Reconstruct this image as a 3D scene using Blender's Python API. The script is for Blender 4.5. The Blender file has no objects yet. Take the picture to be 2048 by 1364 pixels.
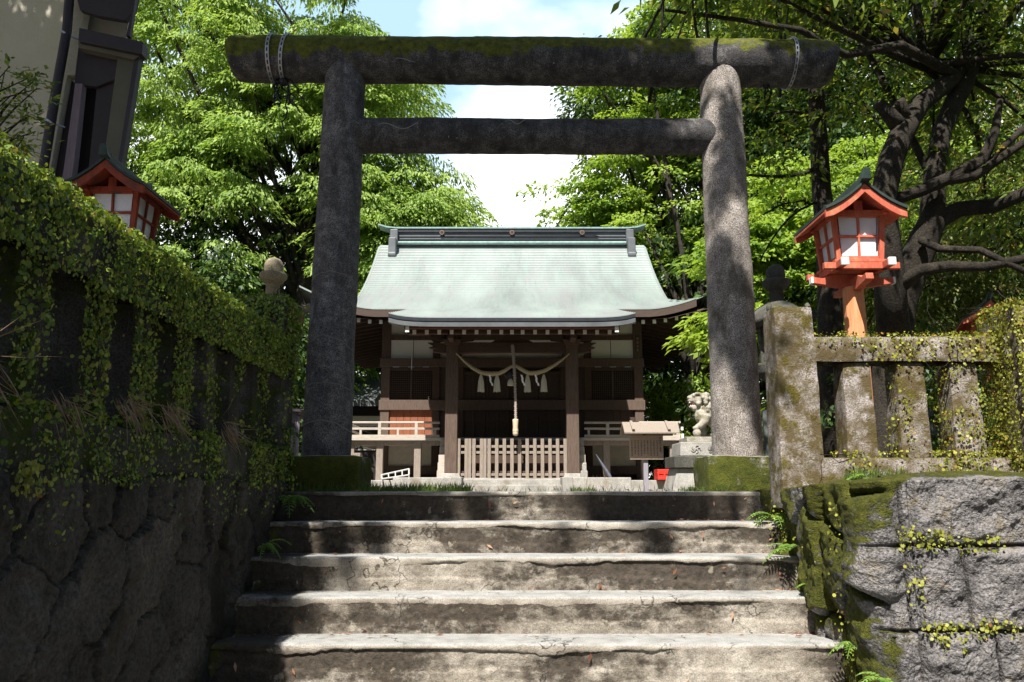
import bpy, math, random
import numpy as np
from mathutils import Vector
R = math.radians
SC = bpy.context.scene
COL = SC.collection
rng = np.random.default_rng(7)
random.seed(7)

# ------------------------------------------------------------------ camera
F, PITCH, CZ = 1640.0, math.atan(298 / 1640), 0.01
cam = bpy.data.cameras.new('camera'); cam.sensor_width = 36; cam.lens = F / 2048 * 36
cam.clip_start = 0.05; cam.clip_end = 500
camo = bpy.data.objects.new('camera', cam); COL.objects.link(camo)
camo.location = (0, 0, CZ); camo.rotation_euler = (R(90) + PITCH, 0, 0)
SC.camera = camo

# ------------------------------------------------------------------ light
SUN = Vector((-0.20, -0.67, 1.0)).normalized()       # towards the sun
SUN_EL = math.asin(SUN.z); SUN_AZ = math.atan2(SUN.x, SUN.y)
w = bpy.data.worlds.new('World'); SC.world = w; w.use_nodes = True
wn = w.node_tree; wn.nodes.clear()
_out = wn.nodes.new('ShaderNodeOutputWorld'); _bg = wn.nodes.new('ShaderNodeBackground')
_sky = wn.nodes.new('ShaderNodeTexSky'); _sky.sky_type = 'NISHITA'; _sky.sun_disc = False
_sky.sun_elevation = SUN_EL; _sky.sun_rotation = SUN_AZ
_tc = wn.nodes.new('ShaderNodeTexCoord'); _mp = wn.nodes.new('ShaderNodeMapping')
_mp.inputs['Scale'].default_value = (1, 1, 1.7); _mp.inputs['Location'].default_value = (0.35, 0.1, 0.2)
_no = wn.nodes.new('ShaderNodeTexNoise'); _no.inputs['Scale'].default_value = 2.6
_no.inputs['Detail'].default_value = 7; _no.inputs['Roughness'].default_value = 0.5
_rp = wn.nodes.new('ShaderNodeValToRGB'); _rp.color_ramp.elements[0].position = 0.53; _rp.color_ramp.elements[1].position = 0.70
_mx = wn.nodes.new('ShaderNodeMix'); _mx.data_type = 'RGBA'
_mx.inputs[7].default_value = (17.0, 17.3, 17.8, 1)
L = wn.links.new
L(_tc.outputs['Generated'], _mp.inputs['Vector']); L(_mp.outputs[0], _no.inputs['Vector'])
_sx = wn.nodes.new('ShaderNodeSeparateXYZ'); L(_tc.outputs['Generated'], _sx.inputs[0])      # clouds bank up to the north, low over the trees
_mr = wn.nodes.new('ShaderNodeMapRange'); _mr.inputs[1].default_value = 0.15; _mr.inputs[2].default_value = 0.75; L(_sx.outputs[1], _mr.inputs[0])
_me = wn.nodes.new('ShaderNodeMapRange'); _me.inputs[1].default_value = 0.58; _me.inputs[2].default_value = 0.32; _me.inputs[3].default_value = -.12; _me.inputs[4].default_value = 0.28; L(_sx.outputs[2], _me.inputs[0])
_ad = wn.nodes.new('ShaderNodeMath'); L(_no.outputs['Fac'], _ad.inputs[0]); L(_me.outputs[0], _ad.inputs[1])
_mu = wn.nodes.new('ShaderNodeMath'); _mu.operation = 'MULTIPLY'; _hz = wn.nodes.new('ShaderNodeMapRange'); _hz.inputs[3].default_value = 0.10; L(_ad.outputs[0], _rp.inputs[0]); L(_rp.outputs[0], _hz.inputs[0]); L(_hz.outputs[0], _mu.inputs[0]); L(_mr.outputs[0], _mu.inputs[1]); L(_mu.outputs[0], _mx.inputs[0]); _hb = wn.nodes.new('ShaderNodeMix'); _hb.data_type = 'RGBA'; _hb.inputs[7].default_value = (4.6, 7.6, 10.4, 1)      # hazy northern sky
L(_mr.outputs[0], _hb.inputs[0]); L(_sky.outputs[0], _hb.inputs[6]); L(_hb.outputs[2], _mx.inputs[6])
L(_mx.outputs[2], _bg.inputs['Color']); _bg.inputs['Strength'].default_value = 0.05; L(_bg.outputs[0], _out.inputs[0])
sl = bpy.data.lights.new('sun', 'SUN'); sl.energy = 5.0; sl.angle = R(0.55); sl.color = (1.0, 0.95, 0.86)
so = bpy.data.objects.new('sun', sl); COL.objects.link(so); so.location = (-8, -20, 30)
so.rotation_euler = SUN.to_track_quat('Z', 'Y').to_euler()
SC.view_settings.view_transform = 'Standard'; SC.view_settings.look = 'None'
SC.view_settings.exposure = 1.06; SC.view_settings.gamma = 1; SC.view_settings.use_curve_mapping = False
try:
    SC.cycles.max_bounces = 6; SC.cycles.diffuse_bounces = 3; SC.cycles.transmission_bounces = 3
    SC.cycles.use_denoising = True
except Exception: pass

# ------------------------------------------------------------------ measuring helpers
cp, sp = math.cos(PITCH), math.sin(PITCH)
def at(px, py, Y):
    vv = (682 - py) / F; s = Y / (cp - sp * vv)
    return ((px - 1024) / F * s, Y, CZ + (sp + cp * vv) * s)
def zp(py, Y): return at(1024, py, Y)[2]

# ------------------------------------------------------------------ noise
def _h(i, j, k):
    n = (i.astype(np.int64) * 374761393 + j.astype(np.int64) * 668265263 + k.astype(np.int64) * 1274126177) & 0x7fffffff
    n = ((n ^ (n >> 13)) * 1103515245) & 0x7fffffff
    n = ((n ^ (n >> 15)) * 12345677) & 0x7fffffff
    return (n & 0xffffff) / float(0xffffff)
def vnoise(p):
    p = np.asarray(p, float); f = np.floor(p).astype(int); t = p - f; t = t * t * (3 - 2 * t)
    x, y, z = f[..., 0], f[..., 1], f[..., 2]; u, v, q = t[..., 0], t[..., 1], t[..., 2]
    r = 0
    for a in (0, 1):
        for b in (0, 1):
            for c in (0, 1):
                r = r + _h(x + a, y + b, z + c) * (u if a else 1 - u) * (v if b else 1 - v) * (q if c else 1 - q)
    return r
def fbm(p, o=4, g=0.5):
    p = np.asarray(p, float); r, a, s = 0, 1.0, 0
    for i in range(o):
        r = r + a * vnoise(p * 2 ** i + 17.3 * i); s += a; a *= g
    return r / s
def P3(x, y, z=0.0): return np.stack(np.broadcast_arrays(np.asarray(x, float), y, z), -1)

# ------------------------------------------------------------------ object helpers
ORG = {}
def tag(o, label=None, cat=None, group=None, kind=None):
    if label: o['label'] = label
    if cat: o['category'] = cat
    if group: o['group'] = group
    if kind: o['kind'] = kind
    return o
def thing(name, loc, label, cat, group=None):
    o = bpy.data.objects.new(name, None); COL.objects.link(o); o.location = loc; o.empty_display_size = 0.1
    ORG[o.name] = Vector(loc); return tag(o, label, cat, group)
def link_mesh(name, me, m, parent):
    o = bpy.data.objects.new(name, me); COL.objects.link(o)
    if m: me.materials.append(m)
    if parent is not None:
        o.parent = parent; ORG[o.name] = ORG[parent.name]
    else: ORG[o.name] = Vector((0, 0, 0))
    return o
def copy_thing(root, loc, label, rotz=0, group=None, scale=1):
    r = root.copy(); COL.objects.link(r); r.location = loc; r.rotation_euler = (0, 0, rotz); r.scale = (scale,) * 3
    r['label'] = label
    if group: r['group'] = group
    for ch in list(root.children):
        c = ch.copy(); COL.objects.link(c); c.parent = r
        for g in list(ch.children):
            d = g.copy(); COL.objects.link(d); d.parent = c
    return r
class MB:
    def __init__(s): s.v = []; s.f = []; s.cut = []
    def add(s, vs, fs):
        b = len(s.v); s.cut.append((b, len(s.f))); s.v += [tuple(map(float, p)) for p in vs]; s.f += [tuple(b + i for i in f) for f in fs]; return s
    def box(s, x0, x1, y0, y1, z0, z1, tx=0, ty=0):
        s.add([(x0, y0, z0), (x1, y0, z0), (x1, y1, z0), (x0, y1, z0), (x0 + tx, y0 + ty, z1), (x1 - tx, y0 + ty, z1), (x1 - tx, y1 - ty, z1), (x0 + tx, y1 - ty, z1)],
              [(0, 3, 2, 1), (4, 5, 6, 7), (0, 1, 5, 4), (1, 2, 6, 5), (2, 3, 7, 6), (3, 0, 4, 7)]); return s
    def bar(s, a, b, w, h=None, up=(0, 0, 1)):
        a, b = Vector(a), Vector(b); h = h or w; d = (b - a).normalized(); u = Vector(up)
        if abs(d.dot(u)) > 0.95: u = Vector((0, 1, 0))
        r = d.cross(u).normalized(); u = r.cross(d); vs = []
        for p in (a, b):
            for i, j in ((-1, -1), (1, -1), (1, 1), (-1, 1)): vs.append(p + r * (i * w / 2) + u * (j * h / 2))
        return s.add(vs, [(0, 1, 2, 3), (7, 6, 5, 4), (0, 4, 5, 1), (1, 5, 6, 2), (2, 6, 7, 3), (3, 7, 4, 0)])
    def prism(s, poly, ax, a0, a1):
        n = len(poly)
        def q(u, v, t): return (t, u, v) if ax == 'x' else (u, t, v) if ax == 'y' else (u, v, t)
        vs = [q(u, v, a0) for u, v in poly] + [q(u, v, a1) for u, v in poly]
        return s.add(vs, [tuple(range(n)), tuple(range(2 * n - 1, n - 1, -1))] + [(i, i + n, (i + 1) % n + n, (i + 1) % n) for i in range(n)])
    def tube(s, pts, rad, n=8, cap=True):
        pts = [Vector(p) for p in pts]; m = len(pts)
        if not hasattr(rad, '__len__'): rad = [rad] * m
        vs = []; ref = Vector((0.31, 0.17, 0.93)).normalized(); pr = None
        for i, p in enumerate(pts):
            d = (pts[min(i + 1, m - 1)] - pts[max(i - 1, 0)]).normalized()
            r = pr if pr is not None else d.cross(ref)
            r = (r - d * r.dot(d))
            if r.length < 1e-5: r = d.cross(Vector((1, 0, 0)))
            r.normalize(); pr = r; u = d.cross(r)
            for k in range(n):
                a = 2 * math.pi * k / n; vs.append(p + (r * math.cos(a) + u * math.sin(a)) * rad[i])
        fs = [(i * n + k, i * n + (k + 1) % n, (i + 1) * n + (k + 1) % n, (i + 1) * n + k) for i in range(m - 1) for k in range(n)]
        if cap: fs += [tuple(range(n - 1, -1, -1)), tuple((m - 1) * n + k for k in range(n))]
        return s.add(vs, fs)
    def lathe(s, prof, c, n=20, rot=0):
        vs = []; m = len(prof)
        for r, z in prof:
            for k in range(n):
                a = 2 * math.pi * k / n + rot; vs.append((c[0] + r * math.cos(a), c[1] + r * math.sin(a), c[2] + z))
        fs = [(i * n + k, i * n + (k + 1) % n, (i + 1) * n + (k + 1) % n, (i + 1) * n + k) for i in range(m - 1) for k in range(n)]
        fs += [tuple(range(n - 1, -1, -1)), tuple((m - 1) * n + k for k in range(n))]
        return s.add(vs, fs)
    def ball(s, c, r, n=12, sc=(1, 1, 1)):
        m = n // 2; vs = [(c[0], c[1], c[2] - r * sc[2])]
        for i in range(1, m):
            t = math.pi * i / m - math.pi / 2
            for k in range(n):
                a = 2 * math.pi * k / n
                vs.append((c[0] + r * sc[0] * math.cos(t) * math.cos(a), c[1] + r * sc[1] * math.cos(t) * math.sin(a), c[2] + r * sc[2] * math.sin(t)))
        vs.append((c[0], c[1], c[2] + r * sc[2])); q = len(vs) - 1
        fs = [(0, 1 + (k + 1) % n, 1 + k) for k in range(n)]
        for i in range(m - 2):
            for k in range(n):
                a = 1 + i * n; fs.append((a + k, a + (k + 1) % n, a + n + (k + 1) % n, a + n + k))
        a = 1 + (m - 2) * n; fs += [(a + k, a + (k + 1) % n, q) for k in range(n)]
        return s.add(vs, fs)
    def build(s, name, m, parent=None, bevel=0, smooth=False, seg=2):
        og = ORG[parent.name] if parent is not None else Vector((0, 0, 0))
        me = bpy.data.meshes.new(name)
        me.from_pydata([(p[0] - og[0], p[1] - og[1], p[2] - og[2]) for p in s.v], [], s.f); me.update()
        if smooth: me.polygons.foreach_set('use_smooth', [True] * len(me.polygons))
        o = link_mesh(name, me, m, parent)
        if bevel:
            b = o.modifiers.new('bevel', 'BEVEL'); b.width = bevel; b.segments = seg; b.limit_method = 'ANGLE'; b.angle_limit = R(40)
        return o
def each(mb, name, m, parent, bevel=0, smooth=False):
    """one part per piece that was added"""
    r = []
    for i, (a, f) in enumerate(mb.cut):
        a1, f1 = mb.cut[i + 1] if i + 1 < len(mb.cut) else (len(mb.v), len(mb.f))
        q = MB(); q.v = mb.v[a:a1]; q.f = [tuple(k - a for k in t) for t in mb.f[f:f1]]; r.append(q.build(name, m, parent, bevel, smooth))
    return r
def set_attr(o, name, fn):
    og = ORG[o.name]; n = len(o.data.vertices); c = np.empty(n * 3, np.float32); o.data.vertices.foreach_get('co', c); c = c.reshape(-1, 3) + np.array(og)
    a = o.data.attributes.new(name, 'FLOAT', 'POINT'); a.data.foreach_set('value', np.asarray(fn(c), np.float32))
def np_mesh(name, V, Fc, m, parent=None, smooth=False, attrs=None):
    """V (n,3), Fc (f,k) arrays"""
    og = ORG[parent.name] if parent is not None else Vector((0, 0, 0))
    V = np.asarray(V, np.float32) - np.array(og, np.float32); Fc = np.asarray(Fc, np.int32); nf, k = Fc.shape
    me = bpy.data.meshes.new(name); me.vertices.add(len(V)); me.vertices.foreach_set('co', V.ravel())
    me.loops.add(nf * k); me.loops.foreach_set('vertex_index', Fc.ravel())
    me.polygons.add(nf); me.polygons.foreach_set('loop_start', np.arange(nf, dtype=np.int32) * k)
    if smooth: me.polygons.foreach_set('use_smooth', np.ones(nf, bool))
    for an, av in (attrs or {}).items():
        a = me.attributes.new(an, 'FLOAT', 'POINT'); a.data.foreach_set('value', np.asarray(av, np.float32).ravel())
    me.update(calc_edges=True); me.validate()
    return link_mesh(name, me, m, parent)
def grid_faces(nu, nv):
    i = np.arange(nu - 1)[:, None] * nv + np.arange(nv - 1)[None, :]; i = i.ravel()
    return np.stack([i, i + nv, i + nv + 1, i + 1], -1)
def leaves(name, Pt, D, N, Ln, W, m, parent, shape='leaf'):
    """one mesh of single leaf faces"""
    D = D / (np.linalg.norm(D, axis=1, keepdims=True) + 1e-9); B = np.cross(N, D); B /= np.linalg.norm(B, axis=1, keepdims=True) + 1e-9
    N = np.cross(D, B); Ln = np.broadcast_to(np.asarray(Ln, float), (len(Pt),))[:, None]; W = np.broadcast_to(np.asarray(W, float), (len(Pt),))[:, None]
    if shape == 'leaf':
        q = [Pt, Pt + D * Ln * .42 + B * W * .5 + N * W * .12, Pt + D * Ln - N * Ln * .12, Pt + D * Ln * .42 - B * W * .5 + N * W * .12]
    else:
        q = []
        for k in range(6):
            a = 2 * math.pi * k / 6; q.append(Pt + D * Ln * (.5 + .5 * math.cos(a)) + B * W * .5 * math.sin(a) + N * W * .12 * abs(math.sin(a)))
    k = len(q); V = np.stack(q, 1).reshape(-1, 3); Fc = np.arange(len(Pt) * k).reshape(-1, k)
    return np_mesh(name, V, Fc, m, parent)
def runit(n): 
    v = rng.normal(size=(n, 3)); return v / np.linalg.norm(v, axis=1, keepdims=True)

# ------------------------------------------------------------------ materials
class NT:
    def __init__(s, name):
        s.m = bpy.data.materials.new(name); s.m.use_nodes = True; s.t = s.m.node_tree; s.b = s.t.nodes['Principled BSDF']; s.t0 = s.n('ShaderNodeTexCoord').outputs['Object']
    def n(s, k): return s.t.nodes.new(k)
    def l(s, a, b): s.t.links.new(a, b)
    def noise(s, scale, detail=4, rough=.55, vec=None, stretch=None, dist=0):
        x = s.n('ShaderNodeTexNoise'); x.inputs['Scale'].default_value = scale; x.inputs['Detail'].default_value = detail; x.inputs['Roughness'].default_value = rough; x.inputs['Distortion'].default_value = dist
        v = vec or s.t0
        if stretch:
            mp = s.n('ShaderNodeMapping'); mp.inputs['Scale'].default_value = stretch; s.l(v, mp.inputs[0]); v = mp.outputs[0]
        s.l(v, x.inputs['Vector']); return x.outputs['Fac']
    def ramp(s, fac, stops):
        r = s.n('ShaderNodeValToRGB'); e = r.color_ramp.elements
        while len(e) < len(stops): e.new(.5)
        for i, (p, c) in enumerate(stops):
            e[i].position = p; e[i].color = (c, c, c, 1) if not hasattr(c, '__len__') else (*c, 1)
        s.l(fac, r.inputs[0]); return r.outputs[0]
    def mix(s, fac, a, b, mode='MIX'):
        x = s.n('ShaderNodeMix'); x.data_type = 'RGBA'; x.blend_type = mode
        for v, i in ((fac, 0), (a, 6), (b, 7)):
            if hasattr(v, 'is_linked'): s.l(v, x.inputs[i])
            elif i == 0: x.inputs[0].default_value = v
            else: x.inputs[i].default_value = (*v, 1)
        return x.outputs[2]
    def math(s, op, a, b=0.0):
        x = s.n('ShaderNodeMath'); x.operation = op
        for v, i in ((a, 0), (b, 1)):
            if hasattr(v, 'is_linked'): s.l(v, x.inputs[i])
            else: x.inputs[i].default_value = v
        return x.outputs[0]
    def attr(s, name):
        x = s.n('ShaderNodeAttribute'); x.attribute_name = name; return x.outputs['Fac']
    def nz(s):
        g = s.n('ShaderNodeNewGeometry'); x = s.n('ShaderNodeSeparateXYZ'); s.l(g.outputs['Normal'], x.inputs[0]); return x.outputs[2]
    def bump(s, h, strength, dist=.01):
        x = s.n('ShaderNodeBump'); x.inputs['Strength'].default_value = strength; x.inputs['Distance'].default_value = dist
        s.l(h, x.inputs['Height']); s.l(x.outputs[0], s.b.inputs['Normal'])
    def done(s, col, rough=.85, spec=.3, metal=0):
        if hasattr(col, 'is_linked'): s.l(col, s.b.inputs['Base Color'])
        else: s.b.inputs['Base Color'].default_value = (*col, 1)
        s.b.inputs['Roughness'].default_value = rough; s.b.inputs['Specular IOR Level'].default_value = spec; s.b.inputs['Metallic'].default_value = metal
        return s.m
def stone(name, stops, scale=4, speck=(130, .35), stain=None, moss=None, bump=.4, rough=.9, fine=40, dist=.012, lichen=None, tone=False):
    n = NT(name); c = n.ramp(n.noise(scale, 6, .62), stops)
    sk = n.ramp(n.noise(speck[0], 2, .6), [(.35, 1 - speck[1]), (.65, 1 + speck[1])]); c = n.mix(1.0, c, sk, 'MULTIPLY')
    if stain:   # (colour, scale, lo, hi, stretch)
        c = n.mix(n.ramp(n.noise(stain[1], 6, .65, stretch=stain[4] if len(stain) > 4 else None), [(stain[2], 0.0), (stain[3], 1.0)]), c, stain[0])
    if lichen:
        c = n.mix(n.ramp(n.noise(lichen[1], 5, .7), [(lichen[2], 0.0), (lichen[2] + .05, 1.0)]), c, lichen[0])
    if tone: c = n.mix(n.attr('joint'), n.mix(1.0, c, n.ramp(n.attr('tone'), [(0, .72), (1, 1.18)]), 'MULTIPLY'), (.02, .017, .012))
    hgt = n.math('ADD', n.noise(fine, 5, .6), n.math('MULTIPLY', n.noise(fine * 4, 3, .6), .5))
    if moss:    # (dark colour, light colour, cover, up weight, scale)
        f = n.math('ADD', n.noise(moss[4], 7, .68), n.math('MULTIPLY', n.nz(), moss[3])); f = n.math('ADD', f, n.attr('moss'))
        f = n.ramp(f, [(1 - moss[2], 0.0), (1 - moss[2] + .09, 1.0)])
        mc = n.ramp(n.noise(moss[4] * 3.1, 5, .7), [(.3, moss[0]), (.68, moss[1])]); mc = n.mix(.6, mc, n.ramp(n.noise(170, 2), [(.3, .35), (.7, 1.3)]), 'MULTIPLY')
        c = n.mix(f, c, mc); hgt = n.math('ADD', hgt, n.math('MULTIPLY', n.math('MULTIPLY', n.noise(110, 4, .7), f), 1.3))
    n.bump(hgt, bump, dist); return n.done(c, rough, .25)
def wood(name, a, b, stretch=(3, 3, 40), scale=6, rough=.8, bump=.25, stain=None):
    n = NT(name); f = n.noise(scale, 6, .6, stretch=stretch, dist=.6)
    c = n.ramp(f, [(.3, a), (.7, b)])
    if stain: c = n.mix(n.ramp(n.noise(stain[1], 5, .6), [(stain[2], 0.0), (stain[3], 1.0)]), c, stain[0])
    n.bump(f, bump, .005); return n.done(c, rough, .25)
def plain(name, c, rough=.6, spec=.3, metal=0, var=.12, scale=12, bump=.05):
    n = NT(name); f = n.noise(scale, 5, .6)
    col = n.mix(1.0, n.mix(0.0, c, c), n.ramp(f, [(.3, 1 - var), (.7, 1 + var)]), 'MULTIPLY'); n.bump(n.noise(scale * 8, 3), bump, .004)
    return n.done(col, rough, spec, metal)
def leafmat(name, stops, trans=.35, tcol=None, rough=.5, clump=None):
    n = NT(name); g = n.n('ShaderNodeNewGeometry'); c = n.ramp(g.outputs['Random Per Island'], stops)
    if clump: c = n.mix(n.ramp(n.noise(clump[1], 3, .5), [(.42, 0.0), (.62, 1.0)]), c, clump[0])
    n.done(c, rough, .35)
    tr = n.n('ShaderNodeBsdfTranslucent'); ms = n.n('ShaderNodeMixShader'); ms.inputs[0].default_value = trans
    n.l(n.mix(1.0, c, tcol or (1.5, 1.35, .6), 'MULTIPLY'), tr.inputs['Color'])
    out = n.t.nodes['Material Output']; n.l(n.b.outputs[0], ms.inputs[1]); n.l(tr.outputs[0], ms.inputs[2]); n.l(ms.outputs[0], out.inputs['Surface'])
    return n.m

MOSS_D, MOSS_L = (.030, .040, .006), (.115, .125, .016)
M = {}
M['torii'] = stone('torii_granite', [(.3, (.04, .038, .041)), (.5, (.075, .072, .074)), (.75, (.15, .14, .135))], 14, (150, .75), stain=((.028, .026, .027), 7, .46, .66, (1, 1, .35)), moss=((.035, .045, .007), (.15, .16, .02), .33, .13, 6), bump=.5, lichen=((.30, .29, .27), 30, .66))
M['torii_shaded'] = stone('shaded_torii_granite', [(.3, (.065, .062, .067)), (.5, (.115, .11, .115)), (.75, (.20, .19, .19))], 16, (150, .75), stain=((.045, .042, .044), 9, .5, .68, (1, 1, .35)), bump=.45)  # gate granite toned down, shade put into this column's colour
M['torii_sunlit'] = stone('sunlit_torii_granite', [(.3, (.16, .14, .125)), (.55, (.28, .25, .23)), (.75, (.40, .365, .335))], 10, (150, .75), stain=((.09, .075, .055), 6, .52, .70, (1, 1, .5)), moss=((.06, .05, .01), (.16, .13, .03), .36, .10, 5), bump=.5)  # same granite made paler, sunlight put into this column's colour
M['base_moss'] = stone('mossy_base_block', [(.3, (.15, .14, .12)), (.7, (.33, .31, .27))], 6, (150, .4), moss=(MOSS_D, MOSS_L, .66, -.22, 3.5), bump=.7)
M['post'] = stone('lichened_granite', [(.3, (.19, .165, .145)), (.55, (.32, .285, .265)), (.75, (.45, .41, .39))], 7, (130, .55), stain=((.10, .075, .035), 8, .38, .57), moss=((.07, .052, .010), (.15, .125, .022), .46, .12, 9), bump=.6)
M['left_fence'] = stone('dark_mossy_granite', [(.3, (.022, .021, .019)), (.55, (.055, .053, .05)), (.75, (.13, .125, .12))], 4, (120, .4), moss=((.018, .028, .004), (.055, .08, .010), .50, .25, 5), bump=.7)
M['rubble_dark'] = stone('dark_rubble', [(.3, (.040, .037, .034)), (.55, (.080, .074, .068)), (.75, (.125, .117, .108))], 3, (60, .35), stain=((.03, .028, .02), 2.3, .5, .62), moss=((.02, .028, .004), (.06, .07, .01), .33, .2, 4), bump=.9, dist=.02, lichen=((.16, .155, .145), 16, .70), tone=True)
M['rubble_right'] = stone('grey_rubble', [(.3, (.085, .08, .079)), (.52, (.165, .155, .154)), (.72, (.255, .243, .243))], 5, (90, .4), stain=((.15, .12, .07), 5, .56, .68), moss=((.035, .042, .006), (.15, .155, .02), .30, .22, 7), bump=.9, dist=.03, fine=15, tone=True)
M['step'] = stone('worn_concrete', [(.3, (.26, .235, .195)), (.55, (.40, .365, .31)), (.75, (.50, .46, .40))], 5, (170, .3), bump=.55, stain=None)
# ------------------------------------------------------------------ stair material: mould stains on risers, plus painted shade and sunlit treads
def step_mat():
    n = NT('stair_concrete'); c = n.ramp(n.noise(6, 6, .6), [(.3, (.175, .152, .122)), (.5, (.275, .245, .205)), (.7, (.395, .36, .312))]); c = n.mix(n.ramp(n.nz(), [(.45, 0.0), (.85, 1.0)]), c, n.ramp(n.noise(9, 6, .65), [(.3, (.22, .215, .205)), (.7, (.38, .38, .37))]))  # upward faces greyer: the treads' sunlit white put into the colour
    c = n.mix(1.0, c, n.ramp(n.noise(170, 2), [(.35, .72), (.65, 1.25)]), 'MULTIPLY')
    f = n.math('ADD', n.math('ADD', n.math('MULTIPLY', n.noise(2.6, 7, .7, stretch=(.8, 1, 1.5)), 1.5), -.25), n.attr('stain')); f = n.math('ADD', f, n.math('MULTIPLY', n.math('SUBTRACT', n.noise(18, 7, .75), .5), .55)); f = n.ramp(f, [(.40, 0.0), (.60, 1.0)])
    c = n.mix(n.math('MULTIPLY', f, .92), c, n.ramp(n.noise(30, 5, .7), [(.35, (.022, .018, .014)), (.7, (.075, .058, .044))]))
    k = n.ramp(n.noise(11, 6, .7), [(.62, 0.0), (.66, 1.0)]); c = n.mix(n.math('MULTIPLY', k, n.math('MULTIPLY', f, .8)), c, (.27, .24, .19))
    vo = n.n('ShaderNodeTexVoronoi'); vo.feature = 'DISTANCE_TO_EDGE'; vo.inputs['Scale'].default_value = 2.3; nv_ = n.n('ShaderNodeTexNoise'); nv_.inputs['Scale'].default_value = 5; nv_.inputs['Detail'].default_value = 6; n.l(n.t0, nv_.inputs['Vector'])
    va = n.n('ShaderNodeVectorMath'); va.operation = 'MULTIPLY_ADD'; va.inputs[1].default_value = (.5, .5, .5); n.l(nv_.outputs['Color'], va.inputs[0]); n.l(n.t0, va.inputs[2]); n.l(va.outputs[0], vo.inputs['Vector'])
    ck = n.ramp(vo.outputs['Distance'], [(.004, 1.0), (.014, 0.0)]); ck = n.math('MULTIPLY', ck, n.ramp(n.noise(2.1, 3), [(.48, 0.0), (.56, .85)])); c = n.mix(ck, c, (.03, .025, .02))
    g = n.ramp(n.math('ADD', n.noise(9, 6, .7), n.attr('moss')), [(.68, 0.0), (.78, 1.0)]); c = n.mix(g, c, (.08, .085, .015))
    n.bump(n.math('ADD', n.noise(45, 6, .65), n.math('MULTIPLY', n.noise(170, 3), .5)), .6, .012); return n.done(c, .9, .2)
M['stairs'] = step_mat()
M['dark_path'] = stone('low_bounce_path', [(.3, (.035, .034, .033)), (.7, (.07, .068, .065))], 3, (90, .4), bump=.5)  # unseen path surface, made dark to cut light bounced upward
M['granite'] = stone('pale_granite', [(.3, (.24, .23, .215)), (.7, (.40, .385, .36))], 5, (120, .3), stain=((.22, .2, .16), 3, .52, .66), bump=.3)
M['soil'] = stone('packed_earth', [(.3, (.11, .095, .07)), (.7, (.23, .20, .16))], 3, (60, .4), bump=.6)
M['wood_dark'] = wood('dark_cedar', (.046, .029, .022), (.10, .064, .050))
M['wood_black'] = wood('black_cedar', (.050, .035, .028), (.105, .075, .062))  # one even dark cedar brown
M['wood_red'] = wood('red_cedar_boards', (.17, .055, .028), (.30, .115, .06), (14, 14, 1.2))
M['wood_pillar'] = wood('weathered_pillar', (.068, .047, .037), (.145, .103, .082), (20, 20, 1.2))
M['wood_grey'] = wood('bleached_timber', (.185, .15, .125), (.325, .275, .235), (18, 18, 1.5), stain=((.25, .25, .13), 6, .6, .75))
M['wood_rail'] = wood('bleached_rail', (.33, .29, .25), (.52, .47, .42), (1.5, 14, 14))
M['white'] = plain('white_paint', (.82, .82, .80), .6, var=.05)
M['plaster'] = plain('white_plaster', (.78, .77, .73), .9, var=.05, scale=3)
M['stucco'] = stone('grey_stucco', [(.3, (.33, .31, .245)), (.7, (.46, .44, .36))], 1.2, (120, .12), bump=.3)
M['iron'] = plain('dark_metal', (.03, .03, .035), .5, metal=.6)
M['strap'] = plain('perforated_steel', (.35, .36, .4), .45, metal=.7)
M['pipe'] = plain('purple_brown_pipe', (.032, .026, .032), .5)
M['mauve'] = wood('mauve_timber', (.15, .115, .145), (.22, .175, .215), (14, 14, 1))
M['dark_panel'] = plain('dark_panel', (.036, .03, .037), .7)
M['black'] = plain('black_void', (.012, .011, .012), .8)
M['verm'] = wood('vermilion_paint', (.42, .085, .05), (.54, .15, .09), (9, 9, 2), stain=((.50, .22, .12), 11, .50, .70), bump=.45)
M['verm_shaded'] = wood('shaded_vermilion', (.22, .04, .022), (.36, .075, .04), (9, 9, 2), stain=((.14, .05, .035), 10, .46, .66), bump=.45)  # darker copy of the vermilion with the left lantern's shade in it
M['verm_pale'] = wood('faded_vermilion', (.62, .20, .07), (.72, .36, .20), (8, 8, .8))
M['pane'] = plain('milky_pane', (.72, .73, .79), .35, .4, var=.13, scale=7)
M['lamp_roof'] = plain('lantern_copper', (.028, .045, .042), .55, var=.3)
M['lantern_stone'] = stone('dark_lantern_stone', [(.3, (.045, .045, .04)), (.7, (.12, .115, .10))], 5, moss=(MOSS_D, (.09, .09, .015), .34, .2, 6), bump=.6)
M['lantern_pale'] = stone('pale_lantern_stone', [(.3, (.22, .19, .13)), (.7, (.36, .31, .22))], 5, moss=(MOSS_D, (.22, .20, .02), .32, .05, 6), bump=.6)
M['lion'] = stone('carved_sandstone', [(.3, (.24, .22, .175)), (.6, (.38, .355, .305)), (.8, (.48, .455, .41))], 9, (90, .25), stain=((.20, .18, .11), 10, .52, .66), bump=.4)
M['red_paint'] = plain('red_paint', (.45, .03, .03), .6)
M['crate'] = plain('red_plastic', (.62, .045, .03), .4)
M['straw'] = wood('straw_rope', (.30, .25, .15), (.48, .42, .28), (30, 30, 30))
M['tassel'] = wood('hemp_tassel', (.45, .42, .34), (.62, .60, .52), (60, 60, 2))
M['paper'] = plain('white_paper', (.85, .85, .85), .8, var=.02)
M['rope'] = wood('grey_rope', (.28, .24, .21), (.42, .37, .33), (30, 30, 30))
M['ink'] = plain('ink', (.09, .06, .05), .8)
M['board'] = wood('notice_wood', (.36, .27, .21), (.50, .40, .32), (2, 10, 14))
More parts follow.
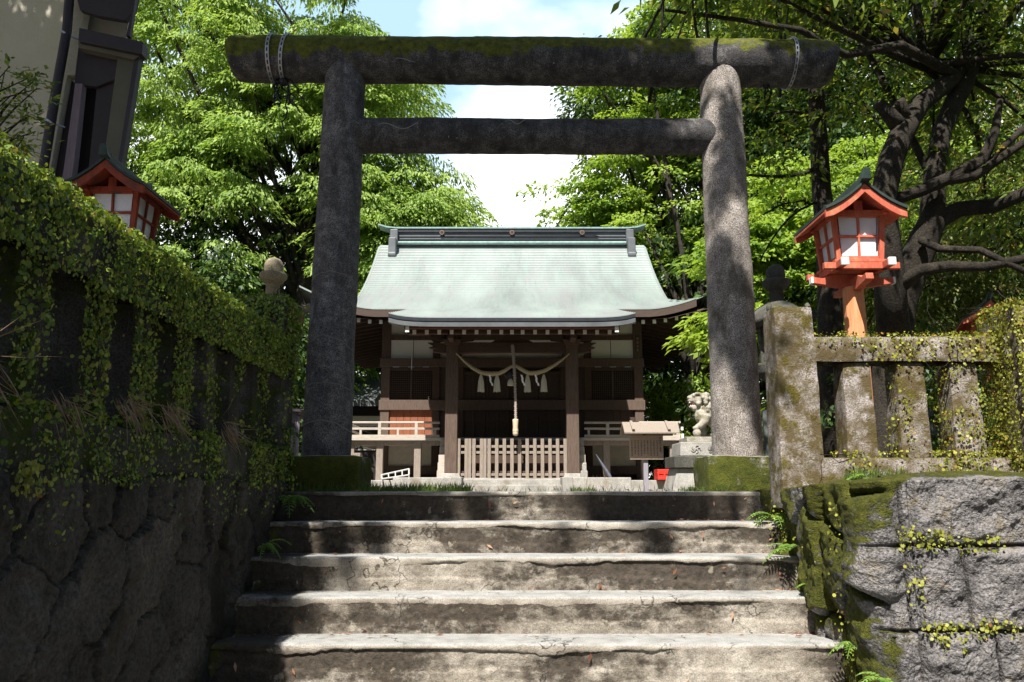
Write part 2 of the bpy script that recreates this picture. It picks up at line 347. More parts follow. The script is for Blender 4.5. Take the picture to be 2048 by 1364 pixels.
M['bark'] = stone('tree_bark', [(.3, (.018, .015, .012)), (.7, (.055, .046, .036))], 7, (60, .4), moss=((.03, .03, .008), (.06, .06, .015), .36, .1, 4), bump=1.0, dist=.02, lichen=((.13, .125, .105), 5, .74))
M['dry'] = leafmat('dry_grass', [(0, (.20, .13, .09)), (1, (.36, .27, .2))], .2)
M['dead'] = leafmat('dead_leaf', [(0, (.16, .06, .03)), (.6, (.36, .17, .09)), (1, (.55, .36, .24))], .2, tcol=(1, .8, .6))
M['maple'] = leafmat('spring_leaf', [(0, (.12, .215, .035)), (.6, (.23, .35, .075)), (1, (.40, .52, .16))], .46, tcol=(1.3, 1.3, .7), clump=((.36, .48, .14), .5))
M['maple_b'] = leafmat('maple_leaf', [(0, (.10, .19, .03)), (.6, (.20, .32, .05)), (1, (.34, .46, .10))], .46, tcol=(1.35, 1.3, .6), clump=((.32, .44, .09), .6))
M['evergreen'] = leafmat('evergreen_leaf', [(0, (.035, .075, .016)), (.5, (.11, .18, .034)), (.9, (.22, .29, .065)), (1, (.28, .22, .08))], .42, rough=.35)
M['glossy'] = leafmat('pale_glossy_leaf', [(0, (.06, .11, .022)), (.6, (.15, .2, .05)), (.9, (.28, .32, .11)), (1, (.34, .22, .10))], .3, rough=.33)
M['darkleaf'] = leafmat('dark_wood_leaf', [(0, (.018, .045, .011)), (.7, (.045, .09, .02)), (1, (.09, .16, .035))], .3)
M['ivy'] = leafmat('creeper_leaf', [(0, (.06, .11, .015)), (.5, (.135, .21, .028)), (.85, (.26, .33, .05)), (.98, (.32, .35, .065)), (1, (.2, .11, .03))], .3, tcol=(1.3, 1.2, .5), rough=.45)
M['ivy_yellow'] = leafmat('yellow_creeper_leaf', [(0, (.11, .13, .018)), (.5, (.27, .29, .04)), (.94, (.42, .42, .075)), (1, (.40, .17, .05))], .3, tcol=(1.2, 1.1, .5), rough=.4)
M['fern'] = leafmat('fern_leaf', [(0, (.10, .20, .03)), (1, (.24, .38, .08))], .4)
M['grass'] = leafmat('grass_blade', [(0, (.05, .10, .02)), (1, (.14, .2, .04))], .4)
def roof_mat():
    n = NT('green_copper'); c = n.ramp(n.noise(1.1, 6, .6, stretch=(1, .3, .3)), [(.3, (.225, .25, .248)), (.5, (.295, .333, .326)), (.7, (.355, .405, .392))])
    c = n.mix(n.ramp(n.noise(.7, 5, .6, stretch=(1.2, .35, .35)), [(.5, 0.0), (.66, .75)]), c, (.285, .285, .295))
    c = n.mix(n.ramp(n.noise(3, 6, .7, stretch=(6, .5, .5)), [(.50, 0.0), (.70, .6)]), c, (.25, .39, .34)); c = n.mix(n.ramp(n.noise(2.2, 7, .75, stretch=(9, .6, .6)), [(.56, 0.0), (.72, .55)]), c, (.17, .185, .18))
    n.bump(n.noise(8, 4), .15, .01); return n.done(c, .55, .35)
M['roof'] = roof_mat()
M['ridge'] = plain('grey_copper', (.105, .115, .125), .5, .4, var=.25, scale=4)
M['ridge_dark'] = plain('dark_copper', (.022, .027, .034), .5, var=.25)
M['patina'] = plain('patina_edge', (.22, .32, .30), .6, var=.25)
M['shaded_stucco'] = plain('shaded_stucco', (.10, .095, .075), .8, var=.15, scale=4)  # stucco darkened, the eave's shade put into the colour
#@@STRUCT
# ------------------------------------------------------------------ setting
XL, XR, D0, TR, RI, NS = -1.41, 1.61, 5.34, 0.30, 0.18, 9
ZLOW = -NS * RI
g = MB()
def patch(x0, x1, y0, y1, z): g.add([(x0, y0, z), (x1, y0, z), (x1, y1, z), (x0, y1, z)], [(0, 1, 2, 3)])
patch(-150, 150, 5.6, 160, -0.012); patch(-150, XL - .25, -60, 5.6, -0.012); patch(XR + .25, 150, 4.2, 5.6, -0.012)
tag(g.build('ground', M['soil']), kind='structure')
g = MB(); patch(-1.7, 150, -60, 4.4, ZLOW); tag(g.build('unseen_path', M['dark_path']), kind='structure')

# stairs: every step is a part with a worn nosing and a flaked render layer
st = thing('stone_stairs', (0, D0, ZLOW), 'wide flight of worn concrete steps stained with black mould, leading up to the stone gate', 'stairs')
nx = 640
xs = np.linspace(XL - .12, XR + .14, nx)
for k in range(NS):
    zt, yf = -k * RI, D0 - k * TR
    wear = (fbm(P3(xs * 3, k * 7.1), 4) - .5) * .007
    back = yf + (TR + .02 if k else .55)
    prof = []
    lipb = .022 + .12 * np.clip(fbm(P3(xs * 2.6, k * 3.7, 5), 7, .62) - .44, 0, 1) * (0.25 if k < 1 else 1)      # lower edge of the render layer
    for y in np.linspace(back, yf + .02, 6): prof.append((np.full(nx, y), np.full(nx, zt), 0.0))
    prof.append((np.full(nx, yf + .008) + wear * .3, np.full(nx, zt - .003), 0.)); prof.append((np.full(nx, yf) + wear * .4, np.full(nx, zt - .012), 0.))
    lay = .013 * np.clip((fbm(P3(xs * 1.9, k * 5.3, 2), 5) - .47) * 9, 0.0, 1)
    prof.append((yf + wear * .4, zt - lipb + .003, 0.)); prof.append((yf + wear * .4 + lay * .3, zt - lipb, .02))
    prof.append((yf + lay + wear * .4, zt - lipb - .004, .10))
    nr = 20
    second = .09 + .06 * fbm(P3(xs * 2.9, k * 9.1, 8), 4)
    for i in range(nr):
        z = (zt - lipb - .006) + ((zt - RI - .01) - (zt - lipb - .006)) * i / (nr - 1)
        y = yf + lay + (fbm(P3(xs * 9, z * 9, k), 4) - .5) * .014 * min(1, i / 2) + (fbm(P3(xs * 50, z * 50, k), 2) - .5) * .006 * min(1, i / 2) - .006 * ((zt - z) > second)
        s = .04 + .05 * np.sin(i / nr * 3.1) - .07 * ((zt - z) > second)
        prof.append((y, z, s))
    V = np.stack([P3(xs, np.broadcast_to(y, nx), np.broadcast_to(z, nx)) for y, z, s in prof], 1)
    S = np.stack([np.broadcast_to(s, nx) for y, z, s in prof], 1)
    blot = (fbm(P3(xs * 1.1, k * 2.2, 4), 3) - .5) * .5 - .02 + .10 * (k == 0) * (np.abs(xs - .15) > .3) + .03  # top riser darker outside its middle: dappled shade put into the stain
    left_shade = .45 * np.clip((-.95 - xs) / .25, 0, 1)  # left-end fence shade put into the stain, with soil and algae
    S = np.where(np.arange(len(prof))[None, :] > 8, S + (blot + left_shade)[:, None], -.35 + 1.0 * left_shade[:, None])
    ed = np.clip((np.abs(xs - .1) - 1.25) * .7, 0, .3)
    np_mesh('step', V.reshape(-1, 3), grid_faces(nx, len(prof))[:, ::-1], M['stairs'], st, smooth=False,
            attrs={'stain': S.ravel(), 'moss': np.broadcast_to(ed[:, None], S.shape).ravel() - .05 + .1 * np.random.default_rng(k).random() * 0})

# retaining walls -------------------------------------------------------------
def voro(u, v, seed, cu, cv, rot=0.0, jit=.42):
    """distance to joint and a per-stone random for a rubble pattern"""
    c, s = math.cos(rot), math.sin(rot); a, b = (u * c + v * s) / cu, (-u * s + v * c) / cv
    i0, j0 = np.floor(a).astype(int), np.floor(b).astype(int); d1 = np.full(a.shape, 9.); d2 = np.full(a.shape, 9.); idr = np.zeros(a.shape); off = [np.zeros(a.shape), np.zeros(a.shape)]
    for di in (-1, 0, 1):
        for dj in (-1, 0, 1):
            i, j = i0 + di, j0 + dj; k = np.full_like(i, seed)
            px = i + .5 + (_h(i, j, k) - .5) * 2 * jit; py = j + .5 + (_h(i, j, k + 9) - .5) * 2 * jit
            d = np.hypot(a - px, b - py); near = d < d1
            d2 = np.where(near, d1, np.minimum(d2, d)); idr = np.where(near, _h(i, j, k + 21), idr)
            off = [np.where(near, a - px, off[0]), np.where(near, b - py, off[1])]; d1 = np.where(near, d, d1)
    return d2 - d1, idr, off

# left wall, along the stairs
nu, nv = 520, 150
ys = np.linspace(-1.2, 5.75, nu); zs = np.linspace(ZLOW - .05, .06, nv)
YY, ZZ = np.meshgrid(ys, zs, indexing='ij')
e, idr, off = voro(YY + .05 * (fbm(P3(YY * 4, ZZ * 4, 2), 3) - .5), ZZ + .05 * (fbm(P3(YY * 4, ZZ * 4, 6), 3) - .5), 3, .36, .30, .75, .33)
hump = np.clip(e / .05, 0, 1) ** .6 * .03 + (idr - .5) * .03 + off[0] * (idr - .5) * .06
hgt = hump + (np.abs(fbm(P3(YY * 3.5, ZZ * 3.5, 3 + idr * 9), 5) - .5)) * -.09 + (fbm(P3(YY * 14, ZZ * 14, 3), 4) - .5) * .05 + (fbm(P3(YY * 40, ZZ * 40, 5), 2) - .5) * .012
V = P3(-1.47 + hgt, YY, ZZ + (fbm(P3(YY * 2.2, 1, 9), 3) - .5) * .07 * (ZZ > .02))
top = [V]
for i, dx in enumerate((-.06, -.16, -.5)):
    r = V[:, -1:, :].copy(); r[..., 0] = -1.47 + dx; r[..., 2] += .012 + .02 * (fbm(P3(ys * 5, i, 2), 3) - .5)[:, None]; top.append(r)
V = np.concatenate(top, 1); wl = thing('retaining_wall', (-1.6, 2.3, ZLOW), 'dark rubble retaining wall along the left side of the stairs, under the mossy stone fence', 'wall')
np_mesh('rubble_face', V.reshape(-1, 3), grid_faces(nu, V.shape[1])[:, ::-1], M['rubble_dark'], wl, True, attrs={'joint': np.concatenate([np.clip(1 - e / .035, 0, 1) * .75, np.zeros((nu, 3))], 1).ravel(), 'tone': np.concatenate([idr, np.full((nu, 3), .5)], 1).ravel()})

# right wall: mossy rubble beside the stairs, split-faced blocks on the front
YF = 3.80; XC = XR + .03
side = np.linspace(5.75, YF + .09, 170); arc = np.linspace(0, math.pi / 2, 16)[1:-1]; front = np.concatenate([np.linspace(XC + .09, 3.4, 430), np.linspace(3.54, 9, 60)])
px_ = np.concatenate([np.full(170, XC), XC + .09 - .09 * np.cos(arc), front]); py_ = np.concatenate([side, YF + .09 - .09 * np.sin(arc), np.full(len(front), YF)])
nx_ = np.concatenate([np.full(170, -1.), -np.cos(arc), np.zeros(len(front))]); ny_ = np.concatenate([np.zeros(170), -np.sin(arc), np.full(len(front), -1.)])
sl_ = np.concatenate([side[0] - side, side[0] - side[-1] + .09 * arc, side[0] - side[-1] + .14 + front - XC - .09]); nS = len(px_)
ztop = np.where(px_ > XC + .01, .045 + .035 * np.clip((px_ - XC) / 1.2, 0, 1), .045 * np.clip((5.5 - py_) / 1.7, 0, 1)) + (fbm(P3(sl_ * 3, 4), 4) - .5) * .025
nv = 270; tt = np.linspace(0, 1, nv); ZZ = (ZLOW - .05) + (ztop[:, None] - ZLOW + .05) * tt[None, :]
SS = np.broadcast_to(sl_[:, None], ZZ.shape); XX = np.broadcast_to(px_[:, None], ZZ.shape); YY = np.broadcast_to(py_[:, None], ZZ.shape)
isf = np.clip((XX - XC) / .09, 0, 1)
e, idr, off = voro(SS, ZZ, 8, .30, .42, .15, .40)
rub = np.clip(e / .14, 0, 1) ** .6 * .07 + (idr - .4) * .09 + off[0] * .06 * (idr - .5) + (fbm(P3(SS * 5, ZZ * 5, 1), 5) - .5) * .10 + (fbm(P3(SS * 22, ZZ * 22, 2), 3) - .5) * .028
rows = [(.12, -.235), (-.235, -.60), (-.60, -.985), (-.985, -1.4), (-1.4, -1.9)]
bounds = [[1.75, 2.70, 3.9, 4.7, 6], [1.76, 2.02, 2.62, 3.3, 4.2, 5.2], [1.80, 2.13, 2.95, 3.8, 4.9], [1.7, 2.4, 3.1, 4.2], [1.6, 2.6, 3.6]]
edge = np.full(ZZ.shape, .5); bid = np.zeros(ZZ.shape)
wob = (fbm(P3(XX * 4, ZZ * 4, 7), 3) - .5) * .018
for ri, (zt, zb) in enumerate(rows):
    inr = (ZZ <= zt) & (ZZ > zb); ev = np.minimum(np.abs(ZZ + wob - zt), np.abs(ZZ + wob - zb)); ev = np.where(zt > 0, np.abs(ZZ + wob - zb), ev)
    bb = np.array(bounds[ri]); eh = np.min(np.abs((XX + wob)[..., None] - bb), -1)
    edge = np.where(inr, np.minimum(ev, eh), edge); bid = np.where(inr, ri * 10 + np.searchsorted(bb, XX), bid)
brnd = _h(bid.astype(int), np.full(bid.shape, 3), np.full(bid.shape, 5))
strip = np.clip(1 - np.abs(XX - 1.80 - .0) / .022, 0, 1)
facet = np.abs(fbm(P3(XX * 3.1, ZZ * 4.3, 11 + bid), 4) - .5) * 2; facet2 = np.abs(vnoise(P3(XX * 7 + ZZ * 3, ZZ * 8 - XX * 2, bid)) - .5) * 2
split = np.clip(edge / .011, 0, 1) * .034 + np.clip(edge / .04, 0, 1) * (.045 * (.3 - facet) + .022 * (.4 - facet2) + .016 * brnd) + (np.abs(fbm(P3(XX * 11, ZZ * 13, 6), 4) - .5)) * -.05 + (fbm(P3(XX * 45, ZZ * 45, 6), 3) - .5) * .014
split = split * (1 - .7 * strip) - .01 * strip
hgt = rub * (1 - isf) + split * isf
V = P3(XX + nx_[:, None] * hgt, YY + ny_[:, None] * hgt, ZZ)
mossA = .74 * (1 - np.clip((XX - XC + .02) / .22, 0, 1)) * (fbm(P3(SS * 4, ZZ * 2.2, 3), 4) + .06) + .30 * np.clip((ZZ - ztop[:, None] + .16 * np.clip(fbm(P3(SS * 3.5, 1, 1), 4) - .38, 0, 1) * 3) / .05, 0, 1) - .05 * isf
parts_, matt = [V], [mossA]
for i, (dn, up) in enumerate(((.05, .02), (.12, .028), (.25, .0), (.32, -.1))):
    r = V[:, -1:, :].copy(); r[..., 0] = (px_ - nx_ * dn)[:, None]; r[..., 1] = (py_ - ny_ * dn)[:, None]; r[..., 2] += up + ((fbm(P3(sl_ * 6, i * 3, 1), 3) - .5) * .03)[:, None]
    parts_.append(r); matt.append(np.full((nS, 1), .2))
V = np.concatenate(parts_, 1); mossA = np.concatenate(matt, 1)
wr = thing('retaining_wall', (2.5, 4.2, ZLOW), 'grey block retaining wall right of the stairs with split faces, its stair side lumpy and mossy', 'wall')
pad = lambda a, v: np.concatenate([a, np.full((nS, 4), v)], 1).ravel()
jo = np.clip(1 - edge / .009, 0, 1) * isf * .85 + np.clip(1 - e / .06, 0, 1) * (1 - isf) * .8
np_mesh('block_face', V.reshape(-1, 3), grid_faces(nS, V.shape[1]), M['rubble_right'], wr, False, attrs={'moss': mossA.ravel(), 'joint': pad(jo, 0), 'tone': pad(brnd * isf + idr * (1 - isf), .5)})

m = MB(); m.box(XC + .15, 9, YF + .15, 4.9, -.3, .035); m.build('wall_top', M['rubble_right'], wr)

# ------------------------------------------------------------------ gate (torii)
def rough_tube(name, a, b, r0, r1, m, parent, amp=.0045, n=48, seg=90, cut=0.0, round_end=0):
    """stone log from a to b with a slightly uneven skin"""
    a, b = np.array(a, float), np.array(b, float); ax = b - a; Ltot = np.linalg.norm(ax); ax /= Ltot
    ref = np.array([0, 1, 0.]); e1 = np.cross(ax, ref); e1 /= np.linalg.norm(e1); e2 = np.cross(ax, e1)
    t = np.linspace(0, 1, seg); th = np.linspace(0, 2 * math.pi, n, endpoint=False)
    T, H = np.meshgrid(t, th, indexing='ij'); r = r0 + (r1 - r0) * T
    dirs = np.cos(H)[..., None] * e1 + np.sin(H)[..., None] * e2; base = a + ax * (T * Ltot)[..., None]
    p = base + dirs * r[..., None]; r = r + (fbm(p * 5, 4) - .5) * amp * 4 + (fbm(p * 26, 2) - .5) * amp
    if round_end:
        q = np.clip(np.minimum(T, 1 - T) * Ltot / round_end, 0, 1); r = r * (.80 + .20 * np.sqrt(1 - (1 - q) ** 2))
    p = base + dirs * r[..., None]
    if cut: p = p + ax * ((dirs @ np.array([0, 0, 1.]))[..., None] * cut * (2 * T[..., None] - 1))
    V = p.reshape(-1, 3); i = np.arange(seg - 1)[:, None] * n; k = np.arange(n)[None, :]; k2 = (k + 1) % n
    Fc = np.stack([(i + k), (i + k2), (i + n + k2), (i + n + k)], -1).reshape(-1, 4)
    c0, c1 = len(V), len(V) + 1; V = np.vstack([V, base[0].mean(0), base[-1].mean(0)]); kk = np.arange(n)
    cap0 = np.stack([np.full(n, c0), (kk + 1) % n, kk, kk], -1)[:, :3]; o0 = (seg - 1) * n; cap1 = np.stack([np.full(n, c1), o0 + kk, o0 + (kk + 1) % n], -1)
    mb = MB(); mb.add(V, [tuple(f) for f in Fc] + [tuple(f) for f in cap0] + [tuple(f) for f in cap1])
    return mb.build(name, m, parent, smooth=True)
YT = 5.85
tor = thing('torii_gate', (.14, YT, 0), 'massive weathered stone torii gate at the head of the stairs, moss on its top beam', 'gate')
KZ0, KZ1 = 3.29, 3.245
cl = rough_tube('column', (-1.316, YT, .2), (-1.283, YT, 3.2), .174, .154, M['torii_shaded'], tor)
cr = rough_tube('column', (1.595, YT, .2), (1.600, YT, 3.2), .174, .154, M['torii_sunlit'], tor)
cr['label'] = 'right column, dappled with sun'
kb = rough_tube('top_beam', (-2.17, YT, KZ0), (2.47, YT, KZ1), .176, .182, M['torii'], tor, .005, seg=140, cut=.03, round_end=.10)
set_attr(kb, 'moss', lambda c: np.clip((c[:, 2] - 3.20) * 2.2 + .10, -.1, .34) * np.clip(1.2 - .17 * (c[:, 0] + 2), .3, 1.2) + .08 * (fbm(c * 1.6, 2) - .5))
rough_tube('tie_beam', (-1.25, YT, 2.66), (1.56, YT, 2.645), .134, .134, M['torii'], tor, .004, seg=90)
def block(name, x0, x1, y0, y1, z0, z1, m, parent, amp=.01, res=.035, taper=0, bev=.02):
    """subdivided stone block with a rough skin"""
    Vs, Fs, b = [], [], 0
    def face(o, u, v):
        nonlocal b
        o, u, v = map(lambda q: np.array(q, float), (o, u, v)); a = max(2, int(np.linalg.norm(u) / res) + 1); c = max(2, int(np.linalg.norm(v) / res) + 1)
        A, C = np.meshgrid(np.linspace(0, 1, a), np.linspace(0, 1, c), indexing='ij'); p = o + A[..., None] * u + C[..., None] * v
        Vs.append(p.reshape(-1, 3)); Fs.append(grid_faces(a, c) + b); b += a * c
    X, Y, Z = x1 - x0, y1 - y0, z1 - z0
    face((x0, y0, z0), (X, 0, 0), (0, 0, Z)); face((x1, y1, z0), (-X, 0, 0), (0, 0, Z)); face((x1, y0, z0), (0, Y, 0), (0, 0, Z)); face((x0, y1, z0), (0, -Y, 0), (0, 0, Z)); face((x0, y0, z1), (X, 0, 0), (0, Y, 0))
    V = np.vstack(Vs); c = np.array([(x0 + x1) / 2, (y0 + y1) / 2, (z0 + z1) / 2]); h = np.array([X, Y, Z]) / 2
    q = (V - c) / h; lim = 1 - bev / h; over = np.clip(np.abs(q) - lim, 0, None) * h; s = np.linalg.norm(over, axis=1, keepdims=True)
    corr = np.where(s > bev, over * (1 - bev / np.maximum(s, 1e-9)), 0); V = V - np.sign(q) * corr
    if taper:
        t = ((V[:, 2:3] - z0) / Z) * taper; V[:, :2] = c[:2] + (V[:, :2] - c[:2]) * (1 - t)
    dv = np.stack([fbm(V * 7 + k * 31, 4) - .5 for k in range(3)], 1) * amp * 2; V = V + dv
    return np_mesh(name, V, np.vstack(Fs), m, parent, smooth=True)
bl = block('base_block', -1.61, -1.03, 5.58, 6.12, -.03, .242, M['base_moss'], tor); bl['label'] = 'left base block'
block('base_block', 1.325, 1.87, 5.62, 6.08, -.03, .242, M['base_moss'], tor)
def ringband(x, zc, r, wd, tilt=0):
    mb = MB(); n = 40
    for (ox, w_) in ((-wd * .32, wd * .26), (wd * .32, wd * .26)):
        for k in range(n):
            a0, a1 = 2 * math.pi * k / n, 2 * math.pi * (k + 1) / n; vs = []
            for a in (a0, a1):
                for rr in (r, r + .004):
                    for sx in (-1, 1): vs.append((x + ox + sx * w_ / 2 + tilt * math.sin(a), YT + rr * math.cos(a), zc + rr * math.sin(a)))
            mb.add(vs, [(0, 1, 5, 4), (2, 6, 7, 3), (0, 4, 6, 2), (1, 3, 7, 5)])
    for k in range(26):
        a = 2 * math.pi * k / 26; t = Vector((0, -math.sin(a), math.cos(a))); c = Vector((x + tilt * math.sin(a), YT + (r + .002) * math.cos(a), zc + (r + .002) * math.sin(a)))
        mb.bar(c - t * .008, c + t * .008, wd * .6, .004, up=(0, math.cos(a), math.sin(a)))
    return mb
ringband(-1.84, 3.287, .188, .032).build('steel_strap', M['strap'], tor); ringband(-1.735, 3.286, .188, .032, .02).build('steel_strap', M['strap'], tor); ringband(2.14, 3.25, .192, .028, .01).build('steel_strap', M['strap'], tor)
wb = MB(); r2 = random.Random(4)
for i in range(9):
    p = [(-1.76 + r2.uniform(-.05, .05), YT - .02, 3.11)]
    for j in range(7): p.append((p[-1][0] + r2.uniform(-.025, .05), p[-1][1] + r2.uniform(-.03, .02), p[-1][2] - r2.uniform(-.01, .075)))
    wb.tube(p, .0065, 5)
wb.ball((-1.75, YT - .02, 3.09), .04, 8); wb.build('wire_bundle', M['iron'], tor)
wb = MB()
for i in range(3): wb.tube([(1.93 + .02 * i, YT, 3.09), (1.94 + .02 * i, YT - .02, 3.02), (1.93, YT - .01, 2.95 + .02 * i)], .005, 5)
wb.ball((1.95, YT, 3.07), .03, 8); wb.build('wire_bundle', M['iron'], tor)
# pale repair seams on the left column and the beams
sm = MB()
for z, am, a0, a1 in ((2.25, .03, 3.6, 4.6), (1.50, .05, 3.5, 5.6), (1.02, .06, 3.4, 6.0), (.72, .03, 3.4, 5.9), (.44, .04, 3.4, 6.1), (1.9, .04, 3.4, 4.3)):
    pts = []
    for i in range(22):
        a = a0 + (a1 - a0) * i / 21; rr = .174 - .02 * z / 3.2 + .003; zz = z + am * math.sin((a - a0) * 1.4) + .02 * (vnoise(np.array([[i * .5, z * 9, 0]]))[0] - .5)
        pts.append((-1.316 + .011 * zz + rr * math.cos(a), YT + rr * math.sin(a), zz))
    sm.tube(pts, .0018 + .0012 * (int(z * 100) % 3), 5)
M['seam'] = plain('pale_mortar', (.22, .215, .215), .9)
each(sm, 'repair_seam', M['seam'], tor)
sm = MB()
for x0, x1, zc, rr in ((-.95, -.5, 3.20, .180), (-1.0, -.7, 2.68, .139), (-.05, .1, 2.72, .139)):
    pts = []
    for i in range(16):
        x = x0 + (x1 - x0) * i / 15; z = zc + .03 * (vnoise(np.array([[x * 9, zc, 3]]))[0] - .5) + .02 * math.sin(i * .5); c = KZ0 if zc > 3 else 2.655
        dz = z - c; pts.append((x, YT - math.sqrt(max(rr * rr - dz * dz, 0)), z))
    sm.tube(pts, .0035, 5)
each(sm, 'beam_crack', M['seam'], tor)

# ------------------------------------------------------------------ stone fences
fr = thing('stone_fence', (2.4, 4.95, 0), 'sunlit lichened stone fence with tapering balusters on the grey wall, right of the gate', 'fence')
p = block('post', 1.572, 1.842, 4.85, 5.11, -.10, 1.112, M['post'], fr, .007, taper=.12); p['label'] = 'corner post, thick and pale'
block('post', 2.97, 3.30, 4.74, 5.06, -.1, 1.10, M['post'], fr, .008, taper=.10)['label'] = 'ivy covered post'
block('top_rail', 1.80, 3.02, 4.86, 5.08, .765, .925, M['post'], fr, .006); block('base_rail', 1.80, 3.02, 4.84, 5.10, -.10, .198, M['post'], fr, .007)
for xc in (2.075, 2.395, 2.715): block('baluster', xc - .096, xc + .096, 4.875, 5.06, .19, .77, M['post'], fr, .006, taper=.11)
block('top_rail', 3.26, 5.2, 4.86, 5.08, .765, .925, M['post'], fr, .006, .06); block('base_rail', 3.26, 5.2, 4.84, 5.10, .05, .198, M['post'], fr, .007, .06)
for xc in (3.5, 3.82, 4.14, 4.46, 4.78): block('baluster', xc - .096, xc + .096, 4.875, 5.06, .19, .77, M['post'], fr, .006, .06, taper=.11)
fl = thing('stone_fence', (-1.6, 3, .06), 'dark stone fence overgrown with creeper, running along the left wall beside the stairs', 'fence')
block('top_rail', -1.78, -1.49, .2, 5.30, .74, .985, M['left_fence'], fl, .012, .05, bev=.04); block('base_rail', -1.78, -1.47, .2, 5.30, .03, .25, M['left_fence'], fl, .012, .05)
for i in range(13): block('baluster', -1.735, -1.535, .45 + .40 * i, .65 + .40 * i, .22, .76, M['left_fence'], fl, .008, .05, taper=.06)
block('post', -1.83, -1.475, 5.22, 5.52, .0, 1.24, M['left_fence'], fl, .012, .05)['label'] = 'end post shrouded in creeper'

# ------------------------------------------------------------------ creeper
def on_box(n, x0, x1, y0, y1, z0, z1, faces, dens, scale=5, seed=0, off=.008):
    """random points on chosen faces of a box, thinned by a noise mask"""
    ar = {'x+': (y1 - y0) * (z1 - z0), 'x-': (y1 - y0) * (z1 - z0), 'y-': (x1 - x0) * (z1 - z0), 'z+': (x1 - x0) * (y1 - y0)}; tot = sum(ar[f] for f in faces); P, N = [], []
    for f in faces:
        k = int(n * ar[f] / tot); u = rng.random((k, 3)); q = np.stack([x0 + (x1 - x0) * u[:, 0], y0 + (y1 - y0) * u[:, 1], z0 + (z1 - z0) * u[:, 2]], 1); nn = np.zeros((k, 3)); i = 'xyz'.index(f[0]); sg = 1 if f[1] == '+' else -1
        q[:, i] = ((x1, y1, z1) if sg > 0 else (x0, y0, z0))[i] + sg * off; nn[:, i] = sg; P.append(q); N.append(nn)
    P, N = np.vstack(P), np.vstack(N); m = dens(P) + (fbm(P * scale + seed, 5, .6) - .5) * 1.9; k = rng.random(len(P)) < np.clip(m, 0, 1); return P[k], N[k]
def creeper(name, PN, size, m, label, cat='creeper', lift=.02, stems=45):
    P = np.vstack([p for p, n in PN]); N = np.vstack([n for p, n in PN]); n = len(P)
    P = P + N * rng.random((n, 1)) * lift; NN = N + rng.normal(size=(n, 3)) * .45; D = np.cross(NN, runit(n)) + np.array([0, 0, -.5]); s = size * (.45 + 1.1 * rng.random(n) ** 1.6)
    o = tag(leaves(name, P, D, NN, s, s * .95, m, None, 'round'), label, cat, kind='stuff')
    if stems:
        mb = MB()
        for i in rng.choice(n, stems, replace=False):     # woody runners under the leaves
            q, nn = P[i] - N[i] * .012, N[i]; pts = [q]; d = np.cross(nn, runit(1)[0]) + np.array([0, 0, -.6])
            for j in range(7): d = d + .5 * rng.normal(size=3); d -= nn * (d @ nn); d /= np.linalg.norm(d); q = q + d * .045; pts.append(q)
            mb.tube(pts, [.0034 - .0003 * j for j in range(8)], 4)
        mb.build('runner', M['bark'], o)['kind'] = 'stuff'
    return o
S = [on_box(34000, -1.78, -1.478, .3, 5.3, .72, .99, ['x+', 'z+'], lambda p: .72 + 0 * p[:, 0], 4, 1), on_box(2600, -1.60, -1.475, .3, 5.3, .97, 1.02, ['z+', 'x+'], lambda p: 1.1 + 0 * p[:, 0], 9, 2, -.01)]
for i in range(13):
    y = .45 + .40 * i; S.append(on_box(1700, -1.735, -1.535, y, y + .2, .2, .76, ['x+'], lambda p: .55 - .3 * (p[:, 1] > 4.1), 6, 3)); S.append(on_box(170, -1.735, -1.535, y, y + .2, .2, .76, ['y-'], lambda p: .25 + 0 * p[:, 0], 8, 4))
S.append(on_box(18000, -1.78, -1.46, .3, 5.3, .03, .26, ['x+', 'z+'], lambda p: .56 - .5 * (abs(p[:, 1] - 4.35) < .22), 3.5, 6))
S.append(on_box(9000, -1.84, -1.47, 5.20, 5.52, .02, 1.25, ['x+', 'y-', 'z+'], lambda p: .38 + .5 * (p[:, 2] > .8), 4, 8))
S.append(on_box(2200, -1.5, -1.40, .3, 5.4, -.15, .10, ['x+'], lambda p: .15 + 1.2 * (p[:, 2] - .0) - .0, 3, 12))
creeper('creeping_vine', S, .0155, M['ivy'], 'dark green round-leaved creeper hanging over the left stone fence')
hang = []
for y0, w_, k, dr in ((2.44, .05, 120, .10), (2.16, .04, 70, .10), (2.05, .03, 60, .07)):
    q = np.stack([-1.44 + rng.random(k) * .03, y0 + rng.normal(size=k) * w_ * .5, .09 - dr * rng.random(k) ** 1.5], 1); hang.append((q, np.tile([1., -.3, .2], (k, 1))))
creeper('creeping_vine', hang, .015, M['ivy_yellow'], 'small bright yellow-green tuft of creeper hanging over the dark rubble wall', stems=0)
S = [on_box(4200, 1.82, 3.0, 4.855, 5.08, .77, .93, ['y-', 'z+'], lambda p: .10 + .30 * (p[:, 0] > 2.6) + .16 * (p[:, 2] > .86), 6, 31)]
for xc, d in ((2.075, -.35), (2.395, .10), (2.715, .25)):
    S.append(on_box(2300, xc - .092, xc + .092, 4.868, 5.06, .2, .76, ['y-', 'x-'], lambda p, d=d: d + .05 * (p[:, 2] < .3), 9, 33))
S.append(on_box(5000, 1.95, 3.1, 4.83, 5.10, .10, .215, ['y-', 'z+'], lambda p: .18 + .4 * (p[:, 0] - 2.0), 6, 35))
S.append(on_box(10000, 2.94, 3.32, 4.73, 5.06, .1, 1.10, ['y-', 'x-', 'z+'], lambda p: .95 - 1.5 * (p[:, 0] > 3.06) * (p[:, 2] < .95) + .0, 5, 37, .012))
creeper('creeping_vine', S, .0135, M['ivy_yellow'], 'yellow-green round-leaved creeper spreading over the sunlit right fence and its post')
jt = []
